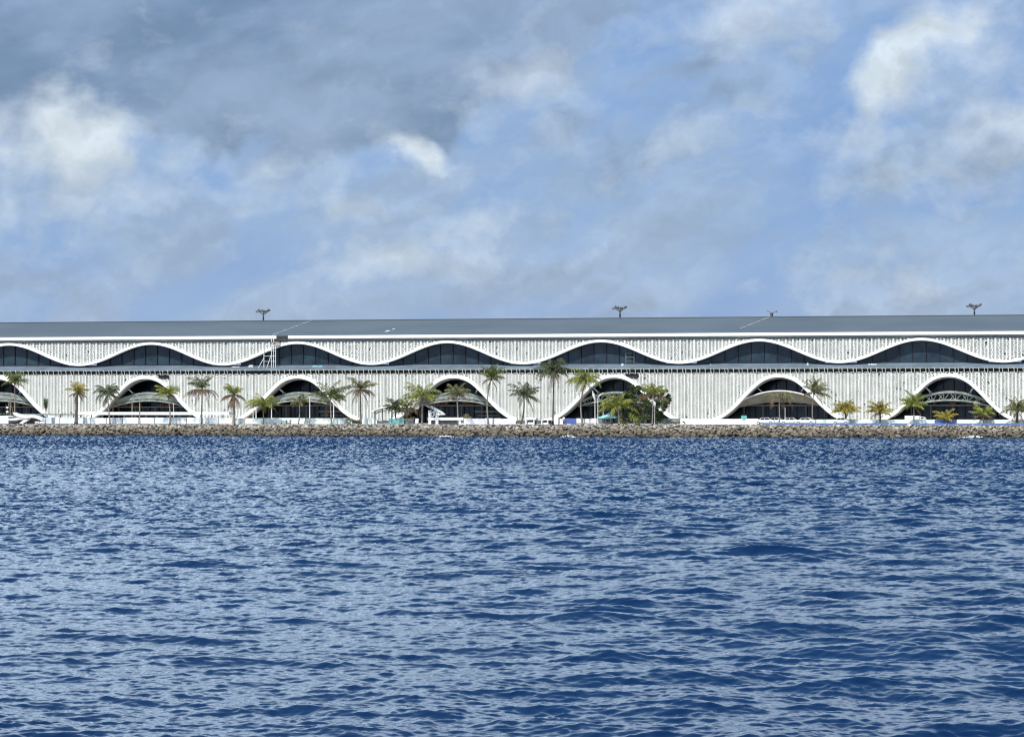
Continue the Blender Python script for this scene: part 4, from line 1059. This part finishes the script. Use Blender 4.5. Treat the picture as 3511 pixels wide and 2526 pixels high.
# turquoise heart shaped sign
v = -37; uu, z1 = P(2551, 1443, v); t = thing('sign', 'turquoise heart shaped sign on a thin post before the shell canopy arch', 'sign', uu, v, GZ); hz_ = z1 - GZ
m = MB(); pts = []
for k in range(40):
    a_ = k / 40 * 2 * math.pi; hx_ = 16 * math.sin(a_) ** 3; hy_ = 13 * math.cos(a_) - 5 * math.cos(2 * a_) - 2 * math.cos(3 * a_) - math.cos(4 * a_)
    pts.append((hx_ * .039, .66 + hy_ * .042 + hz_))
m.prism(pts[::-1], -.06, .06); o = m.build('sign_plate', mat('teal_sign', (.13, .42, .42), .6), t); recalc(o)
m = MB(); m.tube([(0, .1, 0), (0, .1, hz_ + .6)], .035, 6); m.build('post', M_post, t)

# parked cars
def car(label, x, v, col=M_white, L=4.2, rot=0.0, h=1.45):
    t = thing('parked_car', label, 'car', P(x, 1450, v)[0], v, GZ, rot, 'cars parked behind the sea wall'); s = L / 4.2
    prof_ = [(-2.1, .35), (-2.1, .72), (-1.95, .9), (-1.2, .98), (-.7, 1.4), (.75, 1.45), (1.55, 1.0), (2.02, .85), (2.1, .6), (2.08, .35)]
    bm = bmesh.new(); vs0 = []
    for y, k in ((-.82, 1), (-.86, .0), (.86, .0), (.82, 1)): pass
    rows_ = []
    for y, shr in ((-.85, 0), (-.78, 1), (.78, 1), (.85, 0)):
        row = []
        for (a_, z_) in prof_:
            zz_ = z_ if shr else min(z_, .93); aa_ = a_
            row.append(bm.verts.new((aa_ * s, y, zz_ * h / 1.45)))
        rows_.append(row)
    n_ = len(prof_)
    for r_ in range(3):
        for i in range(n_): j = (i + 1) % n_; bm.faces.new((rows_[r_][i], rows_[r_][j], rows_[r_ + 1][j], rows_[r_ + 1][i]))
    bm.faces.new(rows_[0]); bm.faces.new(rows_[3][::-1])
    bmesh.ops.recalc_face_normals(bm, faces=bm.faces)
    bmesh.ops.bevel(bm, geom=[e for e in bm.edges], offset=.035, segments=1, affect='EDGES')
    me = bpy.data.meshes.new('body'); bm.to_mesh(me); bm.free(); me.materials.append(col); o = bpy.data.objects.new('body', me); SC.collection.objects.link(o); o.parent = t
    k_ = h / 1.45
    for sg in (-1, 1):
        m = MB(); y0, y1 = (sg * .815, sg * .85)
        m.prism([(-1.05 * s, .98 * k_), (-.62 * s, 1.36 * k_), (.02 * s, 1.39 * k_), (.02 * s, .98 * k_)], min(y0, y1), max(y0, y1)); m.prism([(.1 * s, .98 * k_), (.1 * s, 1.39 * k_), (.7 * s, 1.38 * k_), (1.35 * s, 1.0 * k_)], min(y0, y1), max(y0, y1)); m.build('side_window', M_cwin, t)
    m = MB(); m.add([(-1.24 * s, -.7, .99 * k_), (-1.24 * s, .7, .99 * k_), (-.74 * s, .7, 1.41 * k_), (-.74 * s, -.7, 1.41 * k_)], [(0, 1, 2, 3)]); m.build('windscreen', M_cwin, t)
    m = MB(); m.add([(1.60 * s, -.7, 1.01 * k_), (1.60 * s, .7, 1.01 * k_), (.80 * s, .7, 1.46 * k_), (.80 * s, -.7, 1.46 * k_)], [(0, 1, 2, 3)]); m.build('rear_window', M_cwin, t)
    for a_ in (-1.35, 1.3):
        for sg in (-1, 1):
            m = MB(); m.tube([(a_ * s, sg * .72, .33), (a_ * s, sg * .88, .33)], .33, 14); w_ = m.build('wheel', M_tyre, t)
            m = MB(); m.tube([(a_ * s, sg * .885, .33), (a_ * s, sg * .9, .33)], .2, 10); m.build('rim', M_steelw, w_)
    for sg in (-1, 1):
        m = MB(); m.box(-2.12 * s, -2.06 * s, sg * .6 - .16, sg * .6 + .16, .62, .78); m.build('headlight', M_truss, t)
car('white car parked just right of the turquoise sign', 2622, -35.5, L=4.0, rot=.15)
car('white car parked left of the slender drooping palm', 2660, -32.0, L=3.6, rot=-.2)
car('white car parked just right of the slender drooping palm', 2708, -35.0, L=3.8, rot=.1)
car('white car parked left of the upright olive palm trunk', 2762, -35.5, L=4.2)
car('white car parked beside the short round golden palm', 2885, -36.4, L=3.4)
# long white truck
v = -24; uu = P(3137, 1450, v)[0]; t = thing('truck', 'long white box truck under the last arch behind the green palm', 'truck', uu, v, GZ)
zt = P(3137, 1425, v)[1] - GZ; m = MB(); a_, b_ = P(3105, 1430, v)[0] - uu, P(3157, 1430, v)[0] - uu
m.box(a_, b_ - .1, -1.1, 1.1, .6, zt); m.build('box_body', M_white, t)
m = MB(); m.prism([(b_, .5), (b_ + .95, .5), (b_ + 1.0, 1.2), (b_ + .75, zt - .25), (b_, zt - .2)], -1.05, 1.05); cbn = m.build('cab', M_white, t)
m = MB(); m.prism([(b_ + .15, 1.2), (b_ + .9, 1.2), (b_ + .7, zt - .35), (b_ + .15, zt - .35)], -1.08, -1.052); m.build('side_window', M_cwin, cbn)
m = MB()
for k in (a_ + .7, b_ - .6, b_ + .6):
    for sg in (-1, 1): m = MB(); m.tube([(k, sg * .8, .42), (k, sg * 1.05, .42)], .42, 12); m.build('wheel', M_tyre, t)
# bicycle before the hoarding
uu = P(1058, 1452, -39)[0]; t = thing('bicycle', 'dark bicycle leaning before the pale hoarding under the truss arch', 'bicycle', uu, -39, GZ)
for a_ in (-.52, .52):
    m = MB(); m.tube([(a_ + .33 * math.cos(k * math.pi / 12), 0, .34 + .33 * math.sin(k * math.pi / 12)) for k in range(25)], .035, 5, cap=False); m.build('wheel', M_tyre, t)
m = MB()
for p0, p1 in (((-.52, .34), (-.2, .8)), ((-.2, .8), (.35, .82)), ((.35, .82), (.52, .34)), ((-.2, .8), (0, .32)), ((0, .32), (.35, .82)), ((0, .32), (-.52, .34))): m.tube([(p0[0], 0, p0[1]), (p1[0], 0, p1[1])], .025, 5)
m.build('frame', M_post, t)
m = MB(); m.tube([(-.22, 0, .8), (-.25, 0, .95)], .025, 5); m.box(-.4, -.12, -.07, .07, .95, 1.0); m.build('saddle', M_tyre, t)
m = MB(); m.tube([(.35, 0, .8), (.32, 0, 1.02)], .025, 5); m.tube([(.32, -.25, 1.04), (.32, .25, 1.04)], .025, 5); m.build('handlebar', M_post, t)
# low bench with planters
uu = P(965, 1451, -39)[0]; t = thing('bench', 'long low dark bench before the pale hoarding left of the bicycle', 'bench', uu, -39, GZ)
m = MB(); m.box(-1.8, 1.8, -.25, .25, .3, .38); m.build('seat', M_post, t)
for a_ in (-1.5, 0, 1.5): m = MB(); m.box(a_ - .06, a_ + .06, -.2, .2, 0, .297); m.build('leg', M_post, t)
for k, x in enumerate((982, 995)):
    uu = P(x, 1451, -38.4)[0]; t = thing('potted_plant', ('small dark potted plant at the right end of the low bench', 'wider dark potted plant right of the low bench')[k], 'potted plant', uu, -38.4, GZ)
    m = MB(); m.tube([(0, 0, 0), (0, 0, .4)], [.16, .24], 10); m.build('pot', M_post, t)
    rn = random.Random(k); m = MB(); leaf_blob(m, (0, 0, .65), .3 + .1 * k, 70, rn, .1); m.build('foliage', L_dark, t)
# sky is the world; far ground is hidden behind the terminal
print('objects', len(SC.objects))
